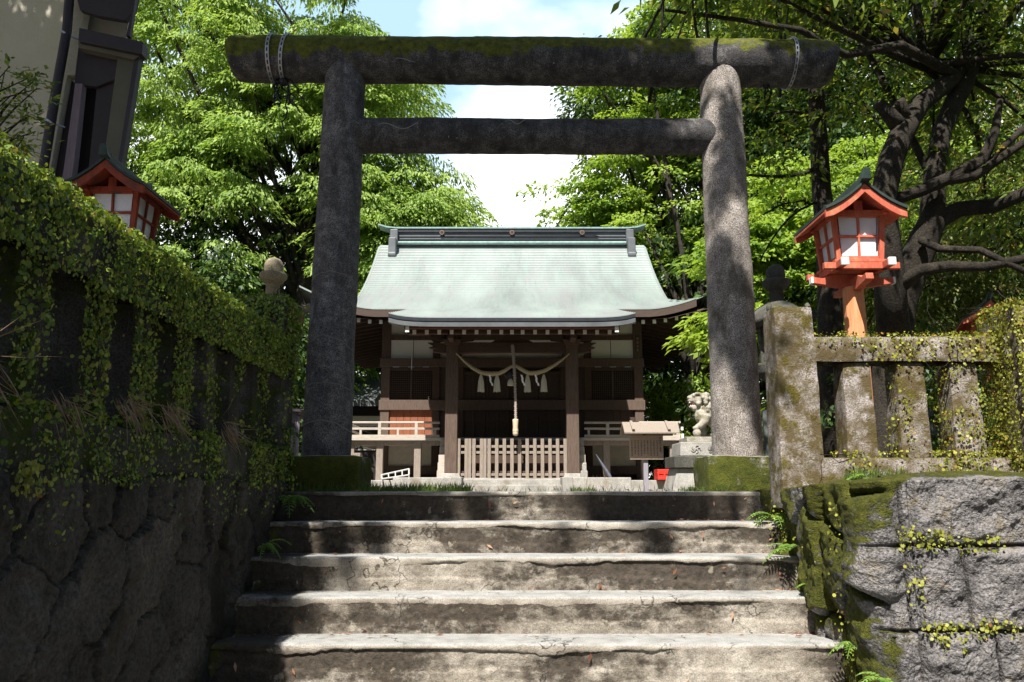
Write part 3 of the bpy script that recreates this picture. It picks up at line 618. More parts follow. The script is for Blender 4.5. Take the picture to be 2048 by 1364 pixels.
for x0, x1, z, k, dz in ((1.72, 1.96, -.21, 170, .035), (1.96, 2.20, -.232, 60, .012), (1.80, 2.08, -.60, 110, .02), (2.05, 2.22, -.585, 60, .03), (2.28, 2.55, -.595, 110, .018), (2.46, 2.54, -.65, 30, .05), (1.86, 1.89, -.66, 16, .05), (1.95, 1.98, -.67, 18, .06), (2.3, 2.4, -.83, 24, .03), (1.74, 1.82, -.42, 36, .09)):
    q = np.stack([x0 + (x1 - x0) * rng.random(k), YF - .040 - .010 * rng.random(k), z + rng.normal(size=k) * dz * .5 + .03 * np.sin(np.linspace(0, 9, k))], 1); jt.append((q, np.tile([-.1, -1., .3], (k, 1))))
q = np.stack([XC - .06 - .05 * rng.random(700), 3.9 + 1.2 * rng.random(700), -.05 - .75 * rng.random(700)], 1); q = q[fbm(q * 5, 3) > .56]; jt.append((q, np.tile([-1., -.3, .3], (len(q), 1))))
creeper('creeping_vine', jt, .013, M['ivy_yellow'], 'trailing yellow creeper growing along the joints of the grey block wall', stems=0)
# ------------------------------------------------------------------ red wooden lanterns
def wooden_lantern(loc, label, mats, foot=False):
    mv, mp, mr = mats; t = thing('wooden_lantern', loc, label, 'lantern', 'red wooden lanterns along the approach'); x, y, b = loc
    def W(q): return [(x + a, y + c, b + d) for a, c, d in q]
    m = MB(); m.lathe([(.083, -.0), (.080, .6), (.076, 1.2), (.074, 1.47)], (x, y, b), 8, math.pi / 8); m.build('post', mp, t, .004)
    m = MB()   # crossed bracket arms with upturned ends
    arm = [(-.30, 1.50), (-.29, 1.545), (-.22, 1.535), (-.15, 1.565), (.15, 1.565), (.22, 1.535), (.29, 1.545), (.30, 1.50), (.2, 1.485), (.12, 1.47), (-.12, 1.47), (-.2, 1.485)]
    m.prism([(x + u, b + v) for u, v in arm], 'y', y - .025, y + .025); m.prism([(y + u, b + v - .038) for u, v in arm], 'x', x - .027, x + .027)
    each(m, 'bracket_arm', mv, t, .003)
    m = MB()
    for s in (-1, 1): m.bar((x + s * .165, y - .29, b + 1.59), (x + s * .165, y + .29, b + 1.59), .045, .05); m.bar((x - .27, y + s * .17, b + 1.588), (x + .27, y + s * .17, b + 1.588), .042, .046)
    m.box(x - .19, x + .19, y - .19, y + .19, b + 1.612, b + 1.635); m.build('tray', mv, t, .003)
    m = MB()
    for s in (-1, 1):
        for q in (-1, 1): m.box(x + s * .165 - .026, x + s * .165 + .026, y + q * .292 - .012, y + q * .292 + .012, b + 1.562, b + 1.618)
        m.box(x + s * .300 - .008, x + s * .300 + .008, y - .027, y + .027, b + 1.498, b + 1.547)
    each(m, 'white_end', M['white'], t, .003)
    m = MB(); wb_, wt_, z0, z1 = .152, .178, 1.63, 1.99
    cor = [(-1, -1), (1, -1), (1, 1), (-1, 1)]
    for i, j in cor: m.bar((x + i * wb_, y + j * wb_, b + z0), (x + i * wt_, y + j * wt_, b + z1), .034, .034, up=(0, 1, 0))
    pn = MB()
    for k in range(4):
        (i0, j0), (i1, j1) = cor[k], cor[(k + 1) % 4]
        def at2(u, v):
            h = wb_ + (wt_ - wb_) * v; return Vector((x + (i0 + (i1 - i0) * u) * h, y + (j0 + (j1 - j0) * u) * h, b + z0 + (z1 - z0) * v))
        for v in (.06, .50, .93): m.bar(at2(.06, v), at2(.94, v), .024 if v != .5 else .016, .026 if v != .5 else .017)
        m.bar(at2(.5, .06), at2(.5, .93), .016, .016); m.bar(at2(.5, 1.0), at2(.5, 1.13), .05, .02)
        c = Vector((x, y, 0)); ins = [at2(.08, .06), at2(.92, .06), at2(.92, .93), at2(.08, .93)]; ins = [p_ + (c - Vector((p_.x, p_.y, 0))) * .06 for p_ in ins]
        inn = [p_ + (c - Vector((p_.x, p_.y, 0))) * .05 for p_ in ins]; pn.add(ins + inn, [(0, 1, 2, 3), (7, 6, 5, 4), (0, 4, 5, 1), (1, 5, 6, 2), (2, 6, 7, 3), (3, 7, 4, 0)])
    for j in (-1, 1): m.bar((x - .195, y + j * wt_, b + z1 - .008), (x + .195, y + j * wt_, b + z1 - .008), .036, .036)
    m.bar((x - wt_, y - .24, b + z1 - .012), (x - wt_, y + .24, b + z1 - .012), .034, .03); m.bar((x + wt_, y - .24, b + z1 - .012), (x + wt_, y + .24, b + z1 - .012), .034, .03)
    m.box(x - .03, x + .03, y - .2, y - .16, b + z1, b + 2.07); m.build('lattice_frame', mv, t, .002)
    each(pn, 'paper_pane', M['pane'], t)
    prof = [(0, 2.155), (.05, 2.108), (.11, 2.058), (.17, 2.016), (.23, 1.983), (.288, 1.958)]
    m = MB()   # gable boards
    for yy in (y - .325, y + .30):
        for s in (-1, 1):
            poly = [(x + s * u, b + v) for u, v in prof] + [(x + s * u, b + v - .066 + .01 * (u > .28)) for u, v in prof[::-1]]
            if s > 0: poly = poly[::-1]
            m.prism(poly, 'y', yy, yy + .025)
    each(m, 'gable_board', mv, t, .002)
    m = MB(); th = .022
    for s in (-1, 1):
        poly = [(x + s * u, b + v + th + .003) for u, v in prof] + [(x + s * u, b + v + .003) for u, v in prof[::-1]]
        if s > 0: poly = poly[::-1]
        m.prism(poly, 'y', y - .34, y + .34)
    m.build('roof', M['lamp_roof'], t)
    m = MB()
    for s in (-1, 1):
        poly = [(x + s * u, b + v - .005) for u, v in prof] + [(x + s * u, b + v - .02) for u, v in prof[::-1]]
        if s > 0: poly = poly[::-1]
        m.prism(poly, 'y', y - .298, y + .298)
    m.build('soffit', mv, t)
    m = MB(); m.prism([(x - .03, b + 2.15), (x + .03, b + 2.15), (x + .026, b + 2.20), (x - .026, b + 2.20)], 'y', y - .30, y + .30)
    for s in (-1, 1): m.add([(x + u, y + s * v, b + z) for v, z, u in ((.29, 2.145, -.03), (.29, 2.145, .03), (.29, 2.205, .026), (.29, 2.205, -.026), (.37, 2.17, -.034), (.37, 2.17, .034), (.385, 2.25, .022), (.385, 2.25, -.022))], [(0, 1, 2, 3), (7, 6, 5, 4), (0, 4, 5, 1), (1, 5, 6, 2), (2, 6, 7, 3), (3, 7, 4, 0)])
    m.build('ridge_cap', M['lamp_roof'], t, .004)
    if foot: m = MB(); m.box(x - .2, x + .2, y - .2, y + .2, b - foot, b + .01, .03, .03); m.build('foot_stone', M['lantern_stone'], t, .01)
    return t
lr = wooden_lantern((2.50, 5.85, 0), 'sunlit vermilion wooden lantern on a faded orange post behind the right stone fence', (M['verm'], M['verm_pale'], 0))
ll = wooden_lantern((-2.90, 5.85, .18), 'shaded dull red wooden lantern half hidden behind the creeper covered left fence', (M['verm_shaded'], M['verm_shaded'], 0), .24)
copy_thing(lr, (5.50, 9.3, -.04), 'far red wooden lantern with only its roof peak showing above the ivy covered post', -.38)
copy_thing(lr, (8.55, 17.3, -.02), 'smallest and farthest red wooden lantern seen through the gap between two fence balusters')

# ------------------------------------------------------------------ stone lanterns
def stone_lantern(loc, label, m, group='stone lanterns flanking the gate'):
    t = thing('stone_lantern', loc, label, 'stone lantern', group); x, y, b = loc
    q = MB(); q.lathe([(.30, 0), (.30, .12), (.22, .16), (.2, .2)], loc, 6); q.build('foundation', m, t, .01)
    q = MB(); q.lathe([(.125, .2), (.13, .24), (.105, .28), (.105, .5), (.12, .52), (.12, .56), (.105, .58), (.105, .86), (.13, .9)], loc, 18); q.build('shaft', m, t, smooth=True)
    q = MB(); q.lathe([(.13, .9), (.24, .97), (.25, 1.04), (.2, 1.06)], loc, 6); q.build('platform', m, t, .008)
    q = MB()
    for k in range(6):
        a = math.pi / 3 * k; q.box(x + .14 * math.cos(a) - .03, x + .14 * math.cos(a) + .03, y + .14 * math.sin(a) - .03, y + .14 * math.sin(a) + .03, b + 1.06, b + 1.36)
    q.lathe([(.17, 1.06), (.17, 1.11)], loc, 6); q.lathe([(.17, 1.31), (.17, 1.37)], loc, 6); q.build('fire_box', m, t, .006)
    n, V = 36, []
    prof = [(.02, 1.60), (.085, 1.59), (.14, 1.56), (.20, 1.515), (.25, 1.46), (.275, 1.42), (.27, 1.375), (.2, 1.37), (.02, 1.37)]
    for r, z in prof:
        for k in range(n):
            a = 2 * math.pi * k / n; c = abs(math.cos(3 * a)) ** 6; V.append((x + r * (1 + .06 * c * (r > .2)) * math.cos(a), y + r * (1 + .06 * c * (r > .2)) * math.sin(a), b + z + .05 * c * max(0, (r - .2) / .07)))
    q = MB(); q.add(V, [(i * n + k, i * n + (k + 1) % n, (i + 1) * n + (k + 1) % n, (i + 1) * n + k) for i in range(len(prof) - 1) for k in range(n)])
    for k in range(6):
        a = math.pi / 3 * k; d = Vector((math.cos(a), math.sin(a), 0)); c = Vector((x, y, b))
        q.tube([c + d * .24 + Vector((0, 0, 1.47)), c + d * .30 + Vector((0, 0, 1.45)), c + d * .325 + Vector((0, 0, 1.48)), c + d * .31 + Vector((0, 0, 1.51)), c + d * .29 + Vector((0, 0, 1.50))], [.03, .028, .024, .02, .012], 6)
    q.build('roof', m, t, smooth=True)
    q = MB(); q.lathe([(r * .86, z) for r, z in [(.07, 1.585), (.072, 1.59), (.068, 1.70), (.09, 1.70), (.132, 1.745), (.136, 1.77), (.128, 1.785), (.090, 1.79), (.088, 1.80), (.096, 1.835), (.088, 1.88), (.06, 1.91), (.02, 1.925)]], loc, 24); q.build('finial', m, t, smooth=True)
    return t
stone_lantern((2.27, 6.85, 0), 'dark mossy stone lantern with an onion finial behind the right corner post', M['lantern_stone'])
stone_lantern((-2.055, 6.85, .06), 'pale finial of a stone lantern rising above the creeper covered left end post', M['lantern_pale'])

# ------------------------------------------------------------------ shrine hall
HY = 17.0
hall = thing('shrine_hall', (0, HY, 0), 'dark timber shrine hall with a broad curved green copper roof and white plaster bands', 'shrine')
YW, YK, YE, YP = 15.8, 14.0, 14.8, 13.0
HALF, XC_, XV = 3.6, 3.95, 3.05
YR = YE + HALF
def Fz(d): return 3.28 + .36 * d + .0806 * d * d if d >= 0 else 3.28 + .30 * d
def lift(x, d): return .44 * max(0, (abs(x) - 2.5) / 1.45) ** 1.7 * max(0, 1 - d / 1.0)
def rough_strip(mb, rows, th=.032):
    """stepped courses: rows = list of point lists running along the eave"""
    for a, b_ in zip(rows[:-1], rows[1:]):
        n = len(a); up = [(p[0], p[1], p[2] + th) for p in a]; mb.add(up + list(b_), [(i, i + 1, n + i + 1, n + i) for i in range(n - 1)])
        mb.add(list(a) + up, [(i, i + 1, n + i + 1, n + i) for i in range(n - 1)])
rf = MB(); NR = 34
def xm(d): return XC_ - d if d < XC_ - XV else XV
def frow(d, back=False):
    x_ = xm(d); pts = []
    for i in range(49):
        u = -1 + 2 * i / 48; u = math.copysign(abs(u) ** .8, u); x = u * x_; y = YE + d if not back else YR + HALF - d; pts.append((x, y, Fz(d) + lift(x, d)))
    return pts if not back else pts[::-1]
ds = [HALF * i / NR for i in range(NR + 1)]
rough_strip(rf, [frow(d) for d in ds]); rough_strip(rf, [frow(d, True) for d in ds])
dsd = [(XC_ - XV) * i / 11 for i in range(12)]
for s in (-1, 1):
    rows = []
    for d in dsd:
        pts = []
        for i in range(33):
            v = -1 + 2 * i / 32; yh = HALF - d; pts.append((s * (XC_ - d), YR + v * yh, Fz(d) + .44 * max(0, (abs(v * yh) - 2.0) / 1.6) ** 1.7 * max(0, 1 - d / 1.0)))
        rows.append(pts if s > 0 else pts[::-1])
    rough_strip(rf, rows)
    # gable end with thick verge
    for q in (0, 1):
        yy = lambda d: YE + d if q == 0 else YR + HALF - d
        for k in range(len(ds) - 1):
            d0, d1 = ds[k], ds[k + 1]
            if d1 < XC_ - XV: continue
            rf.add([(s * XV, yy(d0), Fz(d0) + .016), (s * XV, yy(d1), Fz(d1) + .016), (s * (XV + .07), yy(d1), Fz(d1) - .05), (s * (XV + .07), yy(d0), Fz(d0) - .05), (s * (XV + .05), yy(d1), Fz(d1) - .22), (s * (XV + .05), yy(d0), Fz(d0) - .22)], [(0, 1, 2, 3), (3, 2, 4, 5)])
# porch roof: the middle of the front slope runs on forwards
XPO = 1.90
def prow(d):
    pts = []
    for i in range(31):
        u = -1 + 2 * i / 30; xe = XPO + .10 * max(0, -d / 1.8) ** 3; x = u * xe; pts.append((x, YE + d, Fz(d) + .075 * abs(u) ** 9 * (-d / 1.8) + .035 * (1 - abs(u) ** 6) * 0))
    return pts
dp = [-1.8 + 1.8 * i / 15 for i in range(16)]
rough_strip(rf, [prow(d) for d in dp])
roof = rf.build('roof', M['roof'], hall)
pe = MB()
for s in (-1, 1):
    for d0, d1 in zip(dp[:-1], dp[1:]):
        a, b_ = prow(d0)[-1], prow(d1)[-1]; pe.add([(s * a[0], a[1], a[2] + .016), (s * b_[0], b_[1], b_[2] + .016), (s * (b_[0] - .01), b_[1], b_[2] - .16), (s * (a[0] - .01), a[1], a[2] - .16)], [(0, 1, 2, 3)])
pe.build('roof_side', M['patina'], hall)
# eave boards
def ribbon(mb, pts, h, off=(0, 0), t=.05):
    n = len(pts); a = [(p[0], p[1] + off[0], p[2] + off[1]) for p in pts]; b_ = [(p[0], p[1], p[2] - h) for p in a]; c = [(p[0], p[1] + t, p[2] - h) for p in a]; e_ = [(p[0], p[1] + t, p[2]) for p in a]
    mb.add(a + b_ + c + e_, [(n + i, n + i + 1, i + 1, i) for i in range(n - 1)] + [(2 * n + i, 2 * n + i + 1, n + i + 1, n + i) for i in range(n - 1)] + [(3 * n + i, 3 * n + i + 1, 2 * n + i + 1, 2 * n + i) for i in range(n - 1)] + [(0, n, 2 * n, 3 * n), (n - 1, 4 * n - 1, 3 * n - 1, 2 * n - 1)])
fe = frow(0)
m = MB(); ribbon(m, [p for p in fe if -3.5 < p[0] <= -XPO + .02], .14, (.0, .012)); ribbon(m, [p for p in fe if 3.5 > p[0] >= XPO - .02], .14, (.0, .012))
for s in (-1, 1):
    sd = []
    for i in range(33):
        v = -1 + 2 * i / 32; sd.append((s * (XC_), YR + v * HALF, Fz(0) + .44 * max(0, (abs(v * HALF) - 2.0) / 1.6) ** 1.7))
    n = len(sd); m.add([(p[0], p[1], p[2] + .012) for p in sd] + [(p[0] - s * .04, p[1], p[2] - .05) for p in sd], [(i, i + 1, n + i + 1, n + i) for i in range(n - 1)])
each(m, 'eave_board', M['wood_black'], hall)
m = MB(); pf = prow(-1.8); ribbon(m, pf, .055, (-.012, .012)); m.build('porch_eave_edge', M['ridge_dark'], hall)
m = MB(); ribbon(m, pf, .085, (.0, -.045), .04); m.build('porch_fascia', M['ridge'], hall)
# soffits
m = MB()
for s in (-1, 1):
    zw = 3.42; m.add([(s * XPO, YE + .02, 3.12), (s * 2.9, YE + .02, 3.13), (s * 3.9, YE + .02, 3.38), (s * 3.9, YR, 3.12), (s * 2.45, YR, zw), (s * 2.45, YW, zw), (s * XPO, YW, zw), (s * 3.9, YR + HALF, 3.38), (s * 2.45, YR + HALF - 1, zw)], [(0, 1, 2, 5, 6), (2, 3, 4, 5), (3, 7, 8, 4)])
m.add([(-2.45, YR + HALF - 1, 3.42), (2.45, YR + HALF - 1, 3.42), (3.9, YR + HALF, 3.38), (-3.9, YR + HALF, 3.38)], [(0, 1, 2, 3)])
m.add([(-1.86, YP + .04, 2.64), (1.86, YP + .04, 2.64), (1.86, YW, 3.42), (-1.86, YW, 3.42)], [(0, 1, 2, 3)])
m.build('soffit', M['wood_black'], hall)
# ridge
m = MB(); m.box(-2.76, 2.76, YR - .15, YR + .15, 5.58, 5.90); m.build('ridge', M['ridge'], hall, .01)
m = MB(); m.box(-2.82, 2.82, YR - .19, YR + .19, 5.875, 5.955); m.box(-2.78, 2.78, YR - .17, YR + .17, 5.70, 5.725); m.box(-2.78, 2.78, YR - .17, YR + .17, 5.775, 5.79); each(m, 'ridge_moulding', M['ridge_dark'], hall, .006)
m = MB(); m.tube([(-2.78, YR - .19, 5.62), (2.78, YR - .19, 5.62)], .04, 10)
top_ = [(-3.10, 6.06), (-2.9, 6.0), (-2.7, 5.975), (2.7, 5.975), (2.9, 6.0), (3.10, 6.06)]; m.prism([(u, v + .022) for u, v in top_][::-1] + [(u, v - .012) for u, v in top_], 'y', YR - .21, YR + .21); m.build('ridge_cap', M['patina'], hall)
m = MB()
for s in (-1, 1): m.box(s * 2.72 - .09, s * 2.72 + .09, YR - .27, YR + .27, 5.60, 5.93); m.box(s * 2.72 - .085, s * 2.72 + .085, YR - .50, YR - .27, 5.22, 5.66); m.tube([(s * 2.72 - .09, YR - .46, 5.26), (s * 2.72 + .09, YR - .46, 5.26)], .07, 10)
each(m, 'ridge_end', M['ridge'], hall, .02)
m = MB()
for xx in (-1.62, 0, 1.62):
    m.lathe([(.0, 0), (.0, 0)], (xx, YR, 5.9), 4) if False else None
    for k in range(12):
        a0, a1 = 2 * math.pi * k / 12, 2 * math.pi * (k + 1) / 12; m.bar((xx + .045 * math.cos(a0), YR - .205, 5.865 + .045 * math.sin(a0)), (xx + .045 * math.cos(a1), YR - .205, 5.865 + .045 * math.sin(a1)), .02, .02, up=(0, 1, 0))
    for k in range(3):
        a = 2 * math.pi * k / 3 + .5; m.ball((xx + .016 * math.cos(a), YR - .205, 5.865 + .016 * math.sin(a)), .013, 8)
m.build('crest', plain('crest_copper', (.20, .13, .11), .5, metal=.3), hall)
m = MB(); m.tube([(-1.6, YR - .19, 5.815), (1.9, YR - .19, 5.80), (2.0, YR - .19, 5.775)], .012, 6); m.build('conduit', M['iron'], hall)
# timber frame
for s in (-1, 1):
    m = MB(); m.box(s * 2.45 - .085, s * 2.45 + .085, YW - .06, YW + .12, .15, 3.4); m.build('corner_post', M['wood_pillar'], hall, .006)
    m = MB(); m.box(s * 1.47 - .07, s * 1.47 + .07, YW - .05, YW + .12, .15, 3.4); m.build('wall_post', M['wood_dark'], hall, .006)
    m = MB(); m.box(s * 1.03 - .105, s * 1.03 + .105, YK - .105, YK + .105, .28, 2.72); m.build('porch_pillar', M['wood_pillar'], hall, .012)
    m = MB(); m.box(s * 1.03 - .17, s * 1.03 + .17, YK - .17, YK + .17, .2, .285, .02, .02); m.build('pillar_plinth', M['granite'], hall, .008)
    m = MB(); m.box(s * 1.03 - .13, s * 1.03 + .13, YK - .13, YK + .13, 2.47, 2.56, -.03, -.03); m.prism([(s * 1.03 + u, v) for u, v in ((-.38, 2.60), (-.36, 2.56), (-.2, 2.545), (.2, 2.545), (.36, 2.56), (.38, 2.60), (.38, 2.66), (-.38, 2.66))], 'y', YK - .06, YK + .06)
    m.box(s * 1.03 - .045, s * 1.03 + .045, YP + .42, YK, 2.50, 2.66); m.build('bracket', M['wood_dark'], hall, .006)
    m = MB(); m.bar((s * 1.03, YK + .1, 2.42), (s * 1.47, YW, 2.62), .12, .18) if False else m.bar((s * 1.03, YK + .1, 2.40), (s * 1.03, YW, 2.62), .11, .17); m.build('rainbow_beam', M['wood_dark'], hall, .01)
    # carved beam nose
    m = MB(); m.prism([(s * u, v) for u, v in ((1.13, 2.50), (1.46, 2.52), (1.34, 2.455), (1.44, 2.43), (1.30, 2.40), (1.36, 2.36), (1.22, 2.335), (1.13, 2.335))], 'y', YK - .06, YK + .06); m.build('beam_nose', M['wood_dark'], hall, .004)
m = MB(); m.prism([(-.93, 2.33), (-.6, 2.345), (0, 2.35), (.6, 2.345), (.93, 2.33), (.93, 2.52), (-.93, 2.52)], 'y', YK - .07, YK + .07); m.build('porch_beam', M['wood_dark'], hall, .006)
m = MB(); m.prism([(-.36, 2.525), (-.30, 2.56), (-.18, 2.58), (-.11, 2.64), (-.07, 2.66), (.07, 2.66), (.11, 2.64), (.18, 2.58), (.30, 2.56), (.36, 2.525)], 'y', YK - .04, YK + .04); m.build('frog_leg_strut', M['wood_dark'], hall, .004)
m = MB(); m.box(-1.8, 1.8, YK - .07, YK + .07, 2.662, 2.78); m.box(-1.75, 1.75, YP + .42, YP + .50, 2.57, 2.63); each(m, 'purlin', M['wood_dark'], hall, .006)
def rafter(a, b_, end=None):
    q = MB(); q.bar(a, b_, .055, .065); r = q.build('rafter', M['wood_dark'], hall)
    if end: e_ = MB(); e_.box(end[0] - .03, end[0] + .03, end[1] - .012, end[1] + .002, end[2] - .036, end[2] + .036); e_.build('rafter_end', M['white'], r)
ww = MB()
for i in range(-8, 9):
    x = .207 * i; rafter((x, YP + .16, 2.66), (x, YK + .4, 2.90), (x, YP + .155, 2.658)); rafter((x - .03 * np.sign(x), YP + .42, 2.60), (x, YK + .5, 2.83), (x - .03 * np.sign(x), YP + .415, 2.598))
for s in (-1, 1):
    for i in range(12):
        x = s * (2.02 + .207 * i)
        if abs(x) > 3.85: continue
        zl = lift(x, 0); rafter((x, YE + .12, 3.08 + zl * .8), (x, YW + .0, 3.36), (x, YE + .115, 3.08 + zl * .8))
    for i in range(20):
        y = YE + .35 + .34 * i; rafter((s * 3.85, y, 3.10 + .22 * max(0, (abs(y - YR) - 2.2) / 1.4) ** 1.7), (s * 2.5, y, 3.37))
    ww.box(s * 1.70 - .03, s * 1.70 + .03, YP + .05, YP + .08, 2.53, 2.66)
each(ww, 'bargeboard_end', M['white'], hall)
m = MB(); m.box(-1.75, 1.75, YP + .06, YP + .10, 2.585, 2.645); m.build('eave_batten', wood('brown_cedar', (.14, .06, .035), (.2, .095, .055), (2, 14, 14)), hall)
# walls between posts
m = MB(); m.box(-2.4, 2.4, YW + .02, YW + .07, 2.52, 3.4); m.build('plaster_band', M['plaster'], hall)
m = MB(); m.box(-2.40, 2.40, YW - .03, YW + .05, 2.90, 3.00); m.box(-2.40, 2.40, YW - .03, YW + .05, 3.24, 3.42); m.box(-2.56, 2.56, YW - .10, YW + .06, 2.36, 2.525); m.box(-2.56, 2.56, YW - .09, YW + .06, 1.52, 1.715); m.box(-2.5, 2.5, YW - .07, YW + .06, .86, .95); m.box(-2.5, 2.5, YW - .07, YW + .06, .30, .46); each(m, 'wall_beam', M['wood_pillar'], hall, .006)
m = MB()
for x in (-1.93, 1.93): m.box(x - .004, x + .004, YW + .005, YW + .03, 2.52, 2.9)
each(m, 'plaster_joint', M['wood_dark'], hall)
m = MB(); m.box(-1.945, -1.935, YW - .12, YW - .11, 2.30, 2.88); m.build('hanging_cord', M['paper'], hall)
for s in (-1, 1):
    x0, x1 = sorted((s * 1.54, s * 2.365)); m = MB(); m.box(x0, x1, YW + .045, YW + .06, 1.71, 2.37); m.build('shutter_backing', M['black'], hall)
    m = MB()
    for i in range(22): x = x0 + (x1 - x0) * i / 21; m.box(x - .007, x + .007, YW + .005, YW + .035, 1.71, 2.37)
    for j in range(15): z = 1.74 + .6 * j / 14; m.box(x0, x1, YW - .004, YW + .02, z - .006, z + .006)
    m.box(x0, x1, YW - .03, YW + .03, 2.30, 2.37); m.box((x0 + x1) / 2 - .02, (x0 + x1) / 2 + .02, YW - .02, YW + .03, 1.71, 2.37); m.build('lattice_shutter', M['wood_black'], hall)
    m = MB()
    for q in (.15, .5, .85): m.box(x0 + (x1 - x0) * q - .06, x0 + (x1 - x0) * q + .06, YW - .115, YW - .10, 2.345, 2.36)
    each(m, 'shutter_hook', M['strap'], hall)
    m = MB()
    for i in range(6): w_ = (x1 - x0) / 6; m.box(x0 + i * w_ + .002, x0 + (i + 1) * w_ - .002, YW + .0, YW + .03, .95, 1.52)
    m.build('board_panel', M['wood_red'] if s < 0 else M['wood_dark'], hall, .003)
    m = MB(); m.box(*sorted((s * 1.54, s * 2.365)), YW + .02, YW + .05, .46, .86); m.build('plaster_skirt', plain('cream_plaster', (.56, .52, .42), .9, var=.1) if s < 0 else bpy.data.materials['cream_plaster'], hall)
    m = MB(); m.box(s * .99 - .05, s * .99 + .05, YW - .03, YW + .05, .95, 2.36); m.build('door_jamb', M['wood_dark'], hall, .004)
    for q in (0, 1):
        d = MB(); xa = s * (.06 + .455 * q) if s > 0 else -(.06 + .455 * q) - .44; d.box(xa, xa + .44, YW + .03, YW + .05, .95, 2.3)
        for e_ in (0, .19, .40): d.box(xa + e_, xa + e_ + .04, YW + .0, YW + .03, .95, 2.3)
        for z in (.95, 1.30, 1.62, 2.22): d.box(xa, xa + .44, YW + .004, YW + .028, z, z + .06)
        d.build('panel_door', M['wood_black'], hall, .003)
    m = MB(); m.box(*sorted((s * 1.04, s * 1.41)), YW + .02, YW + .06, .95, 2.36); m.build('side_panel', M['wood_black'], hall)
m = MB(); m.box(-2.36, 2.36, YW + .10, YR + 2.5, .2, 3.4); m.build('hall_body', M['wood_black'], hall)
# inscription plate on the right corner post
m = MB(); m.box(2.40, 2.49, YW - .075, YW - .062, 2.66, 2.98); m.build('post_plate', M['wood_dark'], hall)
m = MB()
for k in range(4):
    z = 2.93 - .075 * k
    for j in range(3): m.box(2.42, 2.47, YW - .08, YW - .0755, z - .017 * j, z - .017 * j + .006)
    m.box(2.442, 2.449, YW - .081, YW - .0755, z - .045, z + .008)
m.build('plate_characters', M['wood_grey'], hall)
# veranda
m = MB(); m.box(-3.02, -1.22, YE - .05, YW, .885, .935); m.box(1.22, 3.02, YE - .05, YW, .885, .935); m.box(-1.22, 1.22, YE - .03, YW, .885, .935); m.box(-3.02, -2.5, YW, YR + 2, .885, .935); m.box(2.5, 3.02, YW, YR + 2, .885, .935); each(m, 'veranda_floor', M['wood_rail'], hall, .004)
m = MB()
for x in (-2.9, -2.38, -1.70, 1.70, 2.38, 2.9): m.box(x - .06, x + .06, YE + .05, YE + .17, .12, .885)
m.box(-3.0, -1.2, YE + .06, YE + .16, .80, .884); m.box(1.2, 3.0, YE + .06, YE + .16, .80, .884)
m.box(-3.05, -2.96, YE - .08, YE - .02, .62, .95); m.box(-3.05, -2.7, YE - .08, YE + .1, .60, .66)
each(m, 'veranda_post', M['wood_grey'], hall, .005)
for s in (-1, 1):
    m = MB(); a, b_ = sorted((s * 1.30, s * 3.02)); m.tube([(a, YE, 1.205), (b_, YE, 1.205)], .022, 8); m.box(a, b_, YE - .02, YE + .02, 1.075, 1.115); m.box(a - .0, b_, YE - .03, YE + .03, .937, .985)
    m.tube([(s * 3.0, YE - .1, 1.205), (s * 3.0, YR + 1.5, 1.205)], .022, 8); m.box(s * 3.0 - .02, s * 3.0 + .02, YE + .03, YR + 1.5, 1.075, 1.115)
    for x in (1.38, 1.72, 2.05, 2.38, 2.72, 2.98):
        m.box(s * x - .02, s * x + .02, YE - .02, YE + .02, .985, 1.075)
        if int(x * 100) in (172, 238, 298): m.box(s * x - .028, s * x + .028, YE - .028, YE + .028, .985, 1.20)
    m.build('balustrade', M['wood_rail'], hall, .004)
m = MB(); m.box(3.03, 3.07, YE - .09, YE - .03, .86, 1.0); m.box(3.03, 3.07, YE - .06, YE, 1.065, 1.125); each(m, 'white_cap', M['white'], hall)
# wooden steps up to the veranda
m = MB()
for k in range(5): m.box(-1.10, 1.10, YE - .05 - .145 * (5 - k), YE - .05 - .145 * (4 - k), .20, .20 + .137 * (k + 1) - .012)
each(m, 'wooden_step', M['wood_dark'], hall, .006)
m = MB()
for s in (-1, 1):
    for k in range(5): m.box(*sorted((s * 1.14, s * 1.27)), YE - .05 - .145 * (5 - k), YE - .05, .20 + .137 * k, .20 + .137 * (k + 1))
each(m, 'step_stringer', M['wood_rail'], hall)
# foundation
m = MB(); m.box(-2.95, 2.95, YK - .30, YR + 2.7, -.02, .17); m.build('foundation', M['granite'], hall, .012)
for s in (-1, 1):
    m = MB(); m.box(*sorted((s * .97, s * 1.92)), YK - .62, YK - .28, -.02, .21); m.box(*sorted((s * .97, s * 1.90)), YK - .50, YK - .2, .02, .19); each(m, 'curb_stone', M['granite'], hall, .015)
    m = MB(); m.box(*sorted((s * .79, s * .96)), YK - .95, YK - .25, -.02, .215); m.build('step_cheek', M['granite'], hall, .012)
m = MB()
for z0, y0 in ((.0, YK - .90), (.09, YK - .62)): m.box(-.785, .785, y0, YK - .2, z0 - .02, z0 + .09)
m.box(-.96, .96, YK - .36, YK - .14, .0, .205); each(m, 'stone_step', M['granite'], hall, .01)

# barrier in front of the doors
bf = thing('slatted_barrier', (0, YK, .21), 'low barrier of bleached upright slats between the two porch pillars', 'barrier'); m = MB(); k = 0
for x in [-.90 + .1285 * i for i in range(15)]:
    m = MB(); m.box(x - .029, x + .029, YK - .055, YK - .02, .20, .865)
    if k in (1, 3): m.box(x + .032, x + .085, YK - .055, YK - .02, .20, .865)
    m.build('picket', M['wood_grey'], bf, .005); k += 1
for z in (.265, .635, .735):
    m = MB(); m.box(-.92, .92, YK - .018, YK + .018, z - .022, z + .022); m.build('rail', M['wood_grey'], bf, .004)

